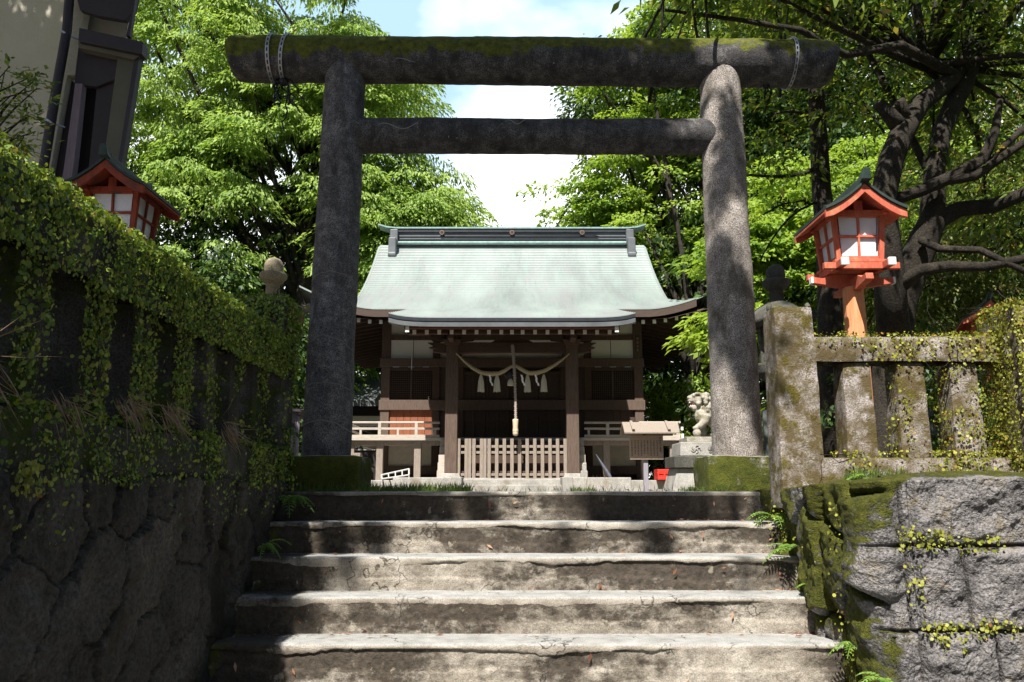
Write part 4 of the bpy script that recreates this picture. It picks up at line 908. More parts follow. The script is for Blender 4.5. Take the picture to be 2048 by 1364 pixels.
# straw rope with tassels and paper streamers
def twist(mb, pts, rad, strands=3, turns=9, n=6, sub=10):
    P_ = [Vector(p) for p in pts]; m_ = (len(P_) - 1) * sub; fine, rr = [], []
    for i in range(m_ + 1):
        t = i / sub; a = min(int(t), len(P_) - 2); f = t - a; fine.append(P_[a].lerp(P_[a + 1], f)); rr.append(rad[a] + (rad[a + 1] - rad[a]) * f)
    for s in range(strands):
        q = []
        for i, p in enumerate(fine):
            d = (fine[min(i + 1, m_)] - fine[max(i - 1, 0)]).normalized(); e1 = d.cross(Vector((0, 1, 0.02))).normalized(); e2 = d.cross(e1); a = 2 * math.pi * (turns * i / m_ + s / strands); q.append(p + (e1 * math.cos(a) + e2 * math.sin(a)) * rr[i] * .55)
        mb.tube(q, [r * .62 for r in rr], n)
YS = YK - .16
rope = thing('straw_rope', at(1027, 720, YS), 'twisted straw rope swagged between the porch pillars with four tassels', 'sacred rope'); m = MB()
pl = [at(px, py, YS) for px, py in ((912, 706), (928, 722), (945, 736), (962, 745), (980, 748), (997, 747), (1010, 741), (1022, 733), (1031, 731), (1042, 738), (1057, 746), (1073, 746), (1090, 741), (1108, 731), (1124, 720), (1139, 707))]
twist(m, pl, [.012, .02, .027, .034, .038, .036, .03, .024, .026, .032, .037, .037, .032, .026, .018, .010], 3, 17); m.build('rope', M['straw'], rope, smooth=True)
def tassel(px, py, h, parent):
    m = MB(); c = at(px, py, YS); r3 = random.Random(int(px))
    m.lathe([(.012, .0), (.02, -.03), (.038, -.10), (.050, -.2), (.054, -h), (.04, -h + .004)], c, 16)
    for i in range(46):
        a = r3.uniform(0, 6.283); m.tube([(c[0] + .014 * math.cos(a), c[1] + .014 * math.sin(a), c[2] - .01), (c[0] + .041 * math.cos(a), c[1] + .041 * math.sin(a), c[2] - .11), (c[0] + .056 * math.cos(a), c[1] + .056 * math.sin(a), c[2] - h - r3.uniform(-.01, .02))], .005, 4)
    return m.build('tassel', M['tassel'], parent)
for px in (962, 994, 1055, 1087.5): tassel(px, 749, .285, rope)
def shide(px, py):
    m = MB(); c = Vector(at(px, py, YS - .03)); w_ = .034; x = z = 0
    for k in range(4):
        d = (.018, -.006, .03, .012)[k]; a = c + Vector((x, 0, z)); b_ = c + Vector((x + d * .6, -.008 * (k % 2), z - .052)); m.add([a, a + Vector((w_, 0, -.012)), b_ + Vector((w_, 0, -.012)), b_, a + Vector((0, .0025, 0)), a + Vector((w_, .0025, -.012)), b_ + Vector((w_, .0025, -.012)), b_ + Vector((0, .0025, 0))], [(0, 1, 2, 3), (4, 7, 6, 5), (0, 4, 5, 1), (3, 2, 6, 7), (0, 3, 7, 4), (1, 5, 6, 2)]); x += d; z -= .045
    return m.build('paper_streamer', M['paper'], rope)
for px in (977, 1041, 1069): shide(px, 749)
bell = thing('bell_rope', at(1027, 690, YS - .05), 'thick grey bell rope hanging mid porch with a wooden grip at its end', 'bell rope')
m = MB(); YB = YS - .06
twist(m, [at(px, py, YB) for px, py in ((1025, 690), (1027, 715), (1029, 745), (1031, 800), (1031.5, 842))], [.035, .034, .03, .026, .028], 3, 20); m.build('rope', M['rope'], bell, smooth=True)
c = at(1031, 872, YB); m = MB(); m.lathe([(.02, .0), (.04, .012), (.047, .05), (.043, .06), (.049, .075), (.049, .10), (.043, .11), (.046, .125), (.042, .15), (.05, .26), (.046, .28)], c, 16); m.build('wooden_grip', wood('grip_wood', (.42, .32, .22), (.62, .52, .40), (10, 10, 2)), bell, smooth=True)
c = at(1019, 750, YS + .15); m = MB(); m.lathe([(.02, .13), (.075, .11), (.10, .04), (.10, 0), (.06, -.07), (.02, -.09)], c, 16); m.build('bell', M['iron'], bell, smooth=True)
m = MB(); c = at(1021, 757, YS + .12); m.lathe([(.02, .0), (.05, -.06), (.055, -.12), (.03, -.125)], c, 12); m.build('bell_tassel', M['tassel'], bell)

# ------------------------------------------------------------------ things around the hall
nb = thing('notice_board', (1.84, 11.0, 0), 'small wooden notice board under its own plank roof on a single grey post', 'sign'); YN = 11.0
def X(px, z=.8, Y=YN): return (px - 1024) / F * (Y * cp + z * sp)
z0, z1 = zp(919, YN), zp(871, YN); m = MB(); m.box(X(1258), X(1325), YN - .02, YN + .01, z0, z1); m.build('board', M['board'], nb, .004)
m = MB(); r4 = random.Random(3)
for c_ in range(10):
    x = X(1319) - c_ * .042; z = z1 - .05 - (.02 if c_ else 0); zend = z0 + .035 + r4.random() * .04
    if c_ == 0: z, zend = z1 - .03, z0 + .12
    m = MB()
    while z > zend:
        h_ = .014 if c_ else .026; w_ = .008 if c_ else .013
        m.box(x - w_, x + w_, YN - .0225, YN - .0205, z - .002, z + .002); m.box(x - w_ * .8, x + w_ * .8, YN - .0225, YN - .0205, z - h_ * .5, z - h_ * .5 + .003); m.box(x + r4.uniform(-.4, .4) * w_ - .0015, x + r4.uniform(-.4, .4) * w_ + .003, YN - .0228, YN - .0206, z - h_, z); z -= h_ + .007
    m.build('writing_column', M['ink'], nb)
m = MB(); m.box(X(1290) - .03, X(1290) + .03, YN + .012, YN + .07, -.02, zp(850, YN)); m.build('post', wood('grey_post', (.22, .20, .24), (.32, .30, .34), (14, 14, 1)), nb, .005)
m = MB(); xa, xb = X(1244), X(1352); zr = zp(847, YN)
for s in (-1, 1):
    for k in range(3): a = s * (.012 + .07 * k); b_ = s * (.095 + .07 * k); m.add([(xa, YN + a, zr - .045 * k + .02), (xb, YN + a, zr - .045 * k + .02), (xb, YN + b_, zr - .045 * (k + 1) + .005), (xa, YN + b_, zr - .045 * (k + 1) + .005), (xa, YN + a, zr - .045 * k), (xb, YN + a, zr - .045 * k), (xb, YN + b_, zr - .045 * (k + 1) - .015), (xa, YN + b_, zr - .045 * (k + 1) - .015)], [(0, 1, 2, 3), (7, 6, 5, 4), (0, 4, 5, 1), (1, 5, 6, 2), (2, 6, 7, 3), (3, 7, 4, 0)])
m.build('plank_roof', M['wood_grey'], nb, .003)
m = MB()
for x in (X(1262), X(1332)):
    for s in (-1, 1): m.bar((x, YN, zr + .03), (x, YN + s * .24, zr - .10), .035, .02)
each(m, 'roof_batten', M['wood_grey'], nb)

cr_ = thing('plastic_crate', (2.62, 14.2, .17), 'red plastic crate on the foundation edge beside the lion pedestal', 'crate'); YC = 13.6
x0, x1, z0, z1 = X(1314, .3, YC), X(1344, .3, YC), .17, .345; m = MB()
m.box(x0, x1, YC, YC + .30, z0, z0 + .012); m.box(x0, x1, YC + .29, YC + .30, z0, z1); m.box(x0, x0 + .012, YC, YC + .3, z0, z1); m.box(x1 - .012, x1, YC, YC + .3, z0, z1); m.box(x0, x1, YC, YC + .012, z0, z0 + .05); m.box(x0, x1, YC, YC + .012, z1 - .055, z1)
for q in (0, .47, .94): m.box(x0 + (x1 - x0 - .016) * q, x0 + (x1 - x0 - .016) * q + .03, YC, YC + .012, z0 + .05, z1 - .055)
m.box(x0 + .02, x1 - .02, YC + .03, YC + .04, z0 + .08, z0 + .10); m.build('crate_body', M['crate'], cr_, .004)
pk = thing('folded_tarp_pole', at(1200, 940, 14.3), 'blue grey folded umbrella like bundle leaning beside the right pillar under the veranda', 'bundle')
a, b_ = Vector(at(1194, 912, 14.0)), Vector(at(1222, 956, 13.75)); m = MB(); m.tube([a, a.lerp(b_, .3), a.lerp(b_, .6), a.lerp(b_, .9), b_], [.01, .02, .028, .03, .02], 8); m.build('cloth', plain('slate_cloth', (.06, .065, .09), .7, var=.3), pk); m = MB(); m.tube([a + (a - b_) * .08, b_], .01, 6); m.build('pole', M['iron'], pk)
po = thing('stone_post', (1.31, 13.75, .2), 'short stepped stone post standing beside the right porch pillar', 'post'); m = MB(); xq = X(1168, .3, 13.75); m.box(xq - .055, xq + .055, 13.7, 13.81, .2, .32); m.box(xq - .03, xq + .03, 13.72, 13.79, .32, .44); m.build('post_body', M['granite'], po, .006)
rk = thing('metal_rack', at(790, 945, 13.9), 'small pale tubular rack lying tilted on the foundation under the left veranda', 'rack'); m = MB()
q = [Vector(at(px, py, Y_)) for px, py, Y_ in ((763, 950, 13.75), (818, 938, 13.75), (818, 950, 13.6), (764, 958, 13.6))]
for i in range(4): m.tube([q[i], q[(i + 1) % 4]], .014, 6)
for t_ in (.25, .5, .75): m.tube([q[0].lerp(q[1], t_), q[3].lerp(q[2], t_)], .011, 6)
for p_ in q: m.tube([p_, p_ - Vector((0, 0, .05))], .011, 6)
m.build('tube_frame', plain('dull_tube', (.42, .42, .41), .5), rk)

# guardian lion
gp = thing('lion_pedestal', (2.52, 10.4, 0), 'stepped stone pedestal under the guardian lion, partly behind the right gate column', 'pedestal'); YG = 10.15
def XG(px, z=.5): return (px - 1024) / F * (YG * cp + z * sp)
zt = zp(882, YG); xr_ = 3.0
m = MB(); m.box(XG(1343, .1), xr_ + .06, YG - .02, YG + .66, -.02, zp(936, YG), .085, .05); m.build('base_stone', M['granite'], gp, .01)
m = MB(); m.box(XG(1347), xr_ + .04, YG - .03, YG + .62, zp(936, YG), zp(912, YG)); m.build('slab', M['lantern_stone'], gp, .012)
m = MB(); m.box(XG(1360), xr_, YG, YG + .58, zp(912, YG), zp(884, YG), .012, .01); m.build('plinth', M['granite'], gp, .01)
m = MB(); m.box(XG(1376), xr_ - .06, YG + .04, YG + .52, zp(884, YG), zp(873, YG)); m.build('top_slab', M['lion'], gp, .006)
m = MB()
for px, s_ in ((1392, 1), (1425, .9), (1458, 1)):
    xx = XG(px); zz = (zp(912, YG) + zp(884, YG)) / 2
    for q in range(5):
        a0 = q * 1.3 + px; cx, cz = xx + .03 * math.cos(a0), zz + .02 * math.sin(a0); m.tube([(cx + .03 * math.cos(a0 + t) * (1 - t * .12), YG - .002, cz + .03 * math.sin(a0 + t) * (1 - t * .12)) for t in np.linspace(0, 4.5, 10)], .007, 5)
each(m, 'carved_scroll', M['granite'], gp)
zl = zp(873, YG); lx = 2.56; ly = YG + .28
lion = thing('guardian_lion_statue', (lx, ly, zl), 'seated stone guardian lion with open red mouth and a ball under its paw, facing left', 'statue')
m = MB(); U = lambda dx, dy, dz: (lx + dx, ly + dy, zl + dz)
def ell(dx, dy, dz, r, sx=1, sy=1, sz=1): m.ball(U(dx, dy, dz), r, 16, (sx, sy, sz))
m.tube([U(.13, 0, .12), U(.06, 0, .22), U(-.04, 0, .33), U(-.12, 0, .42)], [.135, .135, .13, .10], 16)          # trunk and neck
ell(-.135, 0, .28, .105, 1, 1, 1.15)                                                                              # chest
for s in (-1, 1):
    ell(.15, s * .085, .12, .105, 1.05, .62, 1.1); m.tube([U(.10, s * .12, .03), U(-.02, s * .12, .028)], [.04, .034], 10); ell(-.03, s * .12, .03, .04, 1.2, 1, .7)
    ell(.06, s * .11, .10, .05, .9, .6, 1.3)
m.tube([U(-.10, -.075, .27), U(-.13, -.085, .20), U(-.19, -.085, .15), U(-.235, -.08, .125)], [.062, .052, .042, .036], 12); ell(-.245, -.08, .118, .04, 1.1, 1, .7)  # raised paw
m.tube([U(-.10, .085, .27), U(-.115, .09, .14), U(-.12, .09, .03)], [.062, .046, .044], 12); ell(-.14, .09, .025, .044, 1.3, 1, .6)
ell(-.235, -.08, .055, .053)                                                                                      # ball
ell(-.185, 0, .475, .088, 1.05, 1, .95)                                                                           # skull
m.tube([U(-.20, 0, .49), U(-.29, 0, .495)], [.062, .05], 12); ell(-.295, 0, .51, .038, .8, 1.2, .8); ell(-.275, 0, .47, .05, .95, 1.1, .5)
m.tube([U(-.17, 0, .40), U(-.27, 0, .375)], [.06, .040], 12); ell(-.285, 0, .39, .028, .8, 1.2, .6)
for s in (-1, 1):
    ell(-.245, s * .045, .535, .03); ell(-.20, s * .07, .555, .035, 1.3, .7, .6); ell(-.13, s * .085, .535, .04, 1.3, .5, .8); ell(-.20, s * .075, .43, .03)
r5 = random.Random(11)
for i in range(70):                                                                                                 # curls of the mane
    a = r5.uniform(.15, 2.99) * (1 if i % 2 else -1); t_ = r5.random(); cx, cz, rr = -.15 + .17 * t_, .50 - .27 * t_, .105 + .035 * t_
    ell(cx + rr * .75 * math.cos(abs(a)) * .9, rr * math.sin(a), cz + rr * .55 * math.cos(a * .5), r5.uniform(.024, .034))
for dz, dx, r_ in ((.18, .25, .05), (.27, .275, .06), (.36, .28, .055), (.43, .26, .04)):
    ell(dx, 0, dz, r_); ell(dx + .03, .04, dz + .03, r_ * .6); ell(dx + .03, -.04, dz + .03, r_ * .6)
m.tube([U(.22, 0, .08), U(.255, 0, .2), U(.27, 0, .36)], [.05, .045, .035], 10)
lb = m.build('lion_body', M['lion'], lion, smooth=True); rm = lb.modifiers.new('remesh', 'REMESH'); rm.mode = 'VOXEL'; rm.voxel_size = .0085; rm.use_smooth_shade = True
m = MB(); m.ball(U(-.245, 0, .428), .03, 10, (1.35, 1.25, .75)); m.build('mouth', M['red_paint'], lion, smooth=True)
m = MB()
for s in (-1, 1):
    for dx in (-.30, -.275, -.25): m.ball(U(dx, s * .03, .45), .008, 6, (1, 1, 1.6)); m.ball(U(dx + .01, s * .03, .405), .007, 6, (1, 1, 1.6))
each(m, 'tooth', M['white'], lion)

# low sheds and walls in the gaps
sb = thing('outbuilding', (-3.9, 24, 0), 'low dark outbuilding with pale wall bands behind the left gate column', 'building'); m = MB(); m.box(-8, -3.4, 23, 26, 0, 2.3); m.build('wall', M['dark_panel'], sb)
m = MB(); m.box(-7.5, -3.6, 22.96, 22.99, 1.75, 2.05); m.box(-7.5, -3.6, 22.96, 22.99, 1.1, 1.5); each(m, 'plaster_band', M['plaster'], sb)
m = MB(); m.prism([(22.2, 2.25), (22.2, 2.4), (24.5, 3.4), (26.8, 2.4), (26.8, 2.25), (24.5, 3.2)], 'x', -8.6, -2.9); m.build('roof', M['ridge'], sb)
m = MB(); m.box(-4.9, -4.78, 22.8, 22.9, 0, 2.3); m.box(-3.5, -3.38, 22.8, 22.9, 0, 2.3); each(m, 'post', M['wood_dark'], sb)
sh = thing('corrugated_shed', (-3.4, 12.5, 0), 'mauve corrugated metal shed seen between the left end post and the gate column', 'shed')
m = MB(); n_ = 40
for i in range(n_): x = -4.6 + 1.36 * i / n_; m.box(x, x + 1.36 / n_ * .55, 12.5, 12.53, 0, 1.18); m.box(x + 1.36 / n_ * .5, x + 1.36 / n_, 12.515, 12.53, 0, 1.18)
m.build('corrugated_wall', plain('mauve_metal', (.30, .26, .32), .6), sh); m = MB(); m.box(-4.7, -3.15, 12.4, 13.8, 1.18, 1.22); m.build('roof', M['dark_panel'], sh)
ps = thing('pale_shed', (4.2, 17.5, 0), 'low shed with a sloping pale roof edge behind the guardian lion', 'shed')
m = MB(); m.prism([(2.95, 1.02), (4.9, 1.85), (6.8, 1.02), (6.8, 1.10), (4.9, 1.95), (2.95, 1.10)], 'y', 17.2, 19.5); m.build('roof', M['wood_grey'], ps); m = MB(); m.box(3.5, 6.3, 17.5, 19.3, 0, 1.25); m.build('wall', M['dark_panel'], ps)
gw = thing('grey_wall', (5.0, 11.6, 0), 'low dull grey plank wall behind the right gate column', 'wall'); m = MB()
for i in range(30): m.box(3.55 + .16 * i, 3.70 + .16 * i, 11.6, 11.64, 0, 1.12 + .01 * (i % 3))
m.build('planks', wood('grey_planks', (.09, .10, .10), (.15, .16, .155), (14, 14, 1)), gw)

# ------------------------------------------------------------------ house on the left
ho = thing('stucco_house', (-5.5, 7.4, 0), 'shaded grey stucco house with a drainpipe and a boxed window bay at the left edge', 'house')
def slab(poly, Y, th, name, m_, bevel=0):
    mb = MB(); pts = [at(a, b, Y) for a, b in poly]
    if sum((pts[i][0] * pts[(i + 1) % len(pts)][2] - pts[(i + 1) % len(pts)][0] * pts[i][2]) for i in range(len(pts))) < 0: pts = pts[::-1]
    mb.prism([(p_[0], p_[2]) for p_ in pts], 'y', Y, Y + th); return mb.build(name, m_, ho, bevel)
slab([(-900, 1000), (-10, 1000), (60, 470), (146, -60), (210, -430), (-900, -430)], 7.2, .4, 'wall', M['stucco'])
slab([(94, 380), (135, 150), (150, 150), (166, 40), (190, -90), (146, -90), (76, 380), (-4, 900), (20, 900)], 7.12, .1, 'pilaster', M['stucco'], .005)
slab([(160, 40), (190, -90), (275, -90), (252, 76), (158, 58)], 7.3, .1, 'upper_wall', M['stucco'])
slab([(150, -20), (168, -90), (290, -90), (268, 20), (250, 40), (200, 32), (160, 20)], 7.0, .06, 'eave_soffit', M['dark_panel'])
slab([(262, 30), (274, -90), (284, -90), (259, 72), (252, 72)], 6.97, .05, 'eave_edge', M['pipe'])
slab([(158, 55), (286, 83), (283, 108), (156, 82)], 6.95, .12, 'bay_roof', M['pipe'], .006)
slab([(156, 84), (280, 110), (268, 119), (157, 95)], 7.0, .1, 'bay_lintel', M['shaded_stucco'])
slab([(157, 92), (236, 115), (229, 158), (194, 173), (149, 168)], 7.12, .06, 'bay_head_panel', M['dark_panel'])
slab([(236, 113), (273, 110), (240, 330), (170, 800), (120, 800), (206, 330)], 7.05, .06, 'bay_side_wall', M['shaded_stucco'])
slab([(270, 106), (280, 106), (243, 330), (178, 800), (165, 800), (235, 330)], 7.02, .08, 'bay_edge_board', M['pipe'])
slab([(194, 172), (230, 156), (206, 330), (135, 800), (100, 800), (178, 330)], 7.16, .1, 'window_reveal', M['dark_panel'])
slab([(163, 168), (194, 172), (178, 330), (100, 800), (70, 800), (146, 330)], 7.3, .1, 'window_opening', M['black'])
slab([(150, 166), (165, 167), (149, 320), (80, 800), (50, 800), (128, 330)], 7.10, .08, 'shutter_post', M['mauve'], .005)
slab([(133, 150), (149, 165), (128, 330), (50, 800), (20, 800), (100, 360)], 7.2, .08, 'shutter_panel', M['dark_panel'])
m = MB(); m.tube([at(a, b, 7.0) for a, b in ((150, -120), (140, -20), (134, 60), (109, 200), (83, 360), (30, 700))], .042, 12); m.build('drainpipe', M['pipe'], ho, smooth=True)
m = MB()
for a, b in ((130, 68), (101, 245)):
    c = Vector(at(a, b, 7.0)); m.tube([c + Vector((-.005, 0, -.008)), c + Vector((.005, 0, .008))], .048, 14); m.bar(c, c + Vector((.09, .08, -.01)), .012, .012)
m.build('pipe_clip', M['strap'], ho)
m = MB(); m.prism([(-12, 7.62), (-4.15, 7.62), (-6.6, 12), (-12, 12)], 'z', -.01, 7.3); m.build('house_body', M['stucco'], ho)
m = MB(); m.prism([(6.6, 5.4), (6.6, 5.55), (9.6, 7.6), (12.8, 5.55), (12.8, 5.4)], 'x', -13, -6.2) if False else m.prism([(6.9, 7.2), (6.9, 7.35), (9.6, 9.0), (12.6, 7.35), (12.6, 7.2)], 'x', -13, -6.95); m.build('roof', M['ridge'], ho)
# ------------------------------------------------------------------ trees
def crown_points(ells):
    """clump centres and outward directions over lumpy ellipsoid shells: (cx,cy,cz, rx,ry,rz, n[, inner])"""
    C, O = [], []
    for e in ells:
        n = e[6]; inner = e[7] if len(e) > 7 else .55; u = runit(n); lump = .72 + .5 * fbm(u * 2.1 + e[0], 3)
        r = (inner + (1 - inner) * rng.random((n, 1)) ** .6) * lump[:, None]
        C.append(np.array(e[:3]) + u * r * np.array(e[3:6])); O.append(u)
    return np.vstack(C), np.vstack(O)
def spray_leaves(C, O, k, rad, droop=.35, thick=.06, ln=.12, wd=.05, tilt=.25, hang=.5, size_var=.35):
    """flat drooping fans of leaves at each clump centre"""
    n = len(C); h = O.copy(); h[:, 2] = 0; h += runit(n) * .35; h[:, 2] = 0; h /= np.linalg.norm(h, axis=1, keepdims=True) + 1e-9
    s = np.stack([-h[:, 1], h[:, 0], np.zeros(n)], 1); rr = rad * (.6 + .8 * rng.random(n))
    a = rng.random((n, k)) * 2 * math.pi; q = np.sqrt(rng.random((n, k))); x = q * np.cos(a); y = q * np.sin(a) * .75
    t = (tilt + .3 * (rng.random(n) - .5))[:, None]
    z = -t * x - droop * q ** 2 + thick * rng.normal(size=(n, k))
    P = C[:, None, :] + rr[:, None, None] * (x[..., None] * h[:, None, :] + y[..., None] * s[:, None, :]); P[..., 2] += rr[:, None] * z
    D = (x + .35)[..., None] * h[:, None, :] + y[..., None] * s[:, None, :]; D[..., 2] -= hang; D = D.reshape(-1, 3) + rng.normal(size=(n * k, 3)) * .35
    N = np.zeros((n * k, 3)); N[:, 2] = 1; N += rng.normal(size=(n * k, 3)) * .35 + .3 * np.repeat(O, k, 0); f = (1 - size_var + 2 * size_var * rng.random(n * k))
    return P.reshape(-1, 3), D, N, ln * f, wd * f
def limb(mb, a, b, r0, r1, sag=.15, n=7, seg=6):
    a, b = Vector(a), Vector(b); L_ = (b - a).length; k = Vector(runit(1)[0]) * L_ * .10; pts = []
    for i in range(n):
        t = i / (n - 1); pts.append(a.lerp(b, t) + Vector((0, 0, sag * L_ * math.sin(math.pi * t))) + k * math.sin(math.pi * t))
    mb.tube(pts, [r0 + (r1 - r0) * i / (n - 1) for i in range(n)], seg)
def tree(name, label, base, trunk, r0, ells, k, rad, ln, wd, m, group=None, cat='tree', limbs=26, cull=None, **kw):
    t = thing(name, base, label, cat, group); tb = MB(); pts = [Vector(p) for p in trunk]; tb.tube(pts, [r0 * (1 - .62 * i / (len(pts) - 1)) for i in range(len(pts))], 12)
    C, O = crown_points(ells)
    if cull is not None: q = cull(C); C, O = C[q], O[q]
    for i in rng.choice(len(C), min(limbs, len(C)), replace=False):
        u = rng.uniform(.3, 1); j = u * (len(pts) - 1); a = pts[int(min(j, len(pts) - 2))].lerp(pts[int(min(j, len(pts) - 2)) + 1], j - int(min(j, len(pts) - 2)))
        limb(tb, a, C[i], r0 * .30 * (1.2 - u * .7), .012)
    tb.build('trunk', M['bark'], t, smooth=True)
    leaves('crown', *spray_leaves(C, O, k, rad, ln=ln, wd=wd, **kw), m, t); return t
K = 1.30
def far(*e): return [(a[0] * K, a[1] * K, (a[2] - CZ) * K + CZ, a[3] * K, a[4] * .9, a[5] * K, a[6]) + tuple(a[7:]) for a in e]
# sky gap over the hall ridge kept clear
def gap(C):
    s = C[:, 1] / 15.0; px = 1024 + F * C[:, 0] / (C[:, 1] * cp + (C[:, 2]) * sp); py = 682 - F * ((C[:, 2] - CZ) * cp - C[:, 1] * sp) / (C[:, 1] * cp + (C[:, 2] - CZ) * sp)
    lo = np.interp(py, [-200, 0, 60, 150, 220, 300, 370, 430, 470], [690, 700, 770, 850, 850, 900, 945, 955, 920]); hi = np.interp(py, [-200, 0, 100, 200, 300, 360, 430, 470], [1330, 1300, 1180, 1130, 1110, 1065, 1085, 1110])
    return (px < lo) | (px > hi) | (py > 475)
def gapl(C):
    px = 1024 + F * C[:, 0] / (C[:, 1] * cp + C[:, 2] * sp); py = 682 - F * ((C[:, 2] - CZ) * cp - C[:, 1] * sp) / (C[:, 1] * cp + (C[:, 2] - CZ) * sp)
    return gap(C) & ~((px < 650) & (py > 395) & (rng.random(len(C)) < .88))
tree('maple_tree', 'big bright spring-green tree with layered drooping sprays, left of the shrine roof', (-6.1, 23.4, 0), [(-6.1, 23.4, 0), (-6.2, 23.4, 3.2), (-6.0, 23.4, 6.5), (-5.8, 23.4, 10.4), (-5.6, 23.4, 14)], .38,
     far((-4.9, 17.5, 6.0, 3.5, 2.8, 4.6, 330, .45), (-4.6, 17.5, 11, 3.1, 3, 3.4, 200, .5), (-2.5, 17.8, 5.9, 2.3, 2.2, 2.2, 150, .4), (-3.2, 17.4, 9.0, 2.0, 2.0, 2.2, 100, .4), (-7.3, 17, 5.0, 2.3, 2.3, 3.6, 150, .4), (-7.6, 17.4, 10.0, 2.2, 2.2, 3.2, 150, .4), (-6.2, 18.5, 7.5, 3.2, 1.6, 4.5, 140, .3), (-1.9, 18, 5.4, 1.9, 1.4, 1.8, 90, .4)), 200, .78, .165, .06, M['maple'], limbs=60, cull=gapl, droop=.5, hang=.75)
tree('maple_tree', 'bright green maple spreading over the right eave of the shrine hall', (4.9, 21.5, 0), [(4.9, 21.5, 0), (4.95, 21.5, 1.3), (4.8, 21.5, 2.4), (5.2, 21.8, 4.2), (5.9, 22.6, 6.8), (6.1, 23, 11)], .34,
     far((4.6, 18.2, 6.6, 3.9, 2.6, 2.6, 300, .4), (4.8, 18.3, 10, 3.4, 2.6, 2.8, 170, .5), (2.3, 18.3, 5.4, 1.9, 1.4, 1.8, 130, .35), (5.8, 17.2, 4.4, 3.0, 2.0, 1.8, 150, .4), (at(1475, 655, 14.4)[0] / K, 11.1, at(1475, 655, 14.4)[2] / K, .42, .6, .40, 30, .3), (3.75, 11.6, 3.5, .9, 1.0, .4, 40, .3)), 140, .66, .14, .085, M['maple_b'], limbs=60, cull=gap, droop=.25, hang=.35, tilt=.12)
tree('maple_tree', 'lime green maple glowing behind the slender trunk and the dark evergreen limbs', (6.6, 15.5, 0), [(6.6, 15.5, 0), (6.7, 15.5, 2), (6.5, 15.3, 4), (6.8, 15, 6)], .16,
     [(6.2, 15.2, 4.6, 2.6, 1.7, 2.2, 190, .35), (8.0, 15.8, 3.0, 2.2, 1.5, 1.8, 90, .4), (7.7, 14.6, 5.6, 2.3, 1.2, 1.9, 130, .35)], 110, .46, .10, .06, M['maple_b'], limbs=26, droop=.25, hang=.35, tilt=.12)
# dark evergreen in front on the right with its big crooked limbs
et = thing('evergreen_tree', at(1780, 985, 8.3), 'old dark evergreen with thick crooked limbs behind the sunlit wooden lantern', 'tree'); tb = MB()
def path(px, Yd, rad, n=10): tb.tube([at(a, b, Yd + c) for a, b, c in px], [r * .86 for r in rad], n)
path([(1768, 1050, .1), (1775, 900, .1), (1785, 700, .1), (1800, 600, .1), (1835, 510, .0), (1865, 440, -.1), (1868, 350, -.1), (1884, 260, 0), (1925, 170, .1), (1958, 60, .2), (1970, -60, .3), (1985, -200, .4)], 8.3, [.30, .25, .21, .20, .19, .155, .12, .11, .13, .13, .12, .11], 14)
path([(1790, 690, -.1), (1775, 520, -.25), (1765, 400, -.3), (1782, 320, -.3), (1806, 262, -.3), (1840, 208, -.2), (1900, 160, 0), (1936, 110, .1)], 8.3, [.19, .17, .15, .145, .14, .12, .11, .09], 12)
path([(1800, 255, -.3), (1775, 225, -.35), (1757, 208, -.4)], 8.3, [.11, .085, .075], 10)
path([(1812, 245, -.3), (1804, 215, -.35), (1800, 200, -.4)], 8.3, [.09, .07, .06], 10)
path([(1835, 500, .0), (1875, 440, -.1), (1920, 418, -.2), (1985, 412, -.3), (2048, 388, -.5), (2130, 350, -.7)], 8.3, [.15, .12, .095, .09, .075, .06])
path([(1770, 405, -.2), (1840, 382, -.3), (1900, 355, -.4), (1965, 322, -.5), (1990, 265, -.6), (2000, 200, -.6)], 8.3, [.07, .075, .075, .075, .05, .035])
path([(1880, 362, -.35), (1950, 352, -.5), (2010, 310, -.6), (2070, 270, -.7), (2150, 230, -.8)], 8.3, [.07, .06, .05, .045, .04])
path([(1985, 325, -.5), (2010, 290, -.55), (2060, 245, -.6)], 8.3, [.05, .04, .03])
path([(1790, 580, -.2), (1840, 540, -.4), (1900, 532, -.5), (1970, 534, -.6), (2060, 515, -.8), (2140, 500, -1)], 8.3, [.10, .075, .065, .055, .05, .04])
path([(1842, 480, -.2), (1880, 498, -.4), (1960, 500, -.6), (2060, 548, -.8)], 8.3, [.05, .045, .04, .035])
path([(1940, 140, .1), (1990, 80, .0), (2040, 10, -.1), (2090, -60, -.2)], 8.3, [.07, .05, .04, .03])
path([(1930, 160, .1), (1800, 90, -.6), (1690, 110, -1.0), (1600, 60, -1.3), (1480, 40, -1.6), (1330, 20, -1.7)], 8.3, [.07, .055, .045, .035, .025, .015], 8)
path([(1860, 350, -.1), (1760, 150, .5), (1700, 40, .8), (1650, -60, 1)], 8.3, [.05, .045, .04, .03], 8)
C, O = crown_points([(4.9, 8.8, 6.1, 3.0, 2.4, 1.8, 200, .35), (3.3, 7.2, 5.3, 1.5, 1.1, .7, 50, .3), (1.55, 6.3, 4.55, .6, .5, .45, 24, .3), (6.2, 8.6, 4.0, 1.9, 2.0, 1.6, 90, .35), (4.6, 9.6, 5.0, 1.4, 1.0, .6, 16, .3)])
def gap2(C):
    px = 1024 + F * C[:, 0] / (C[:, 1] * cp + C[:, 2] * sp); py = 682 - F * ((C[:, 2] - CZ) * cp - C[:, 1] * sp) / (C[:, 1] * cp + (C[:, 2] - CZ) * sp)
    return (px > np.interp(py, [-300, 0, 60, 120, 300], [1210, 1245, 1265, 1360, 1500]))
q = gap2(C); C, O = C[q], O[q]
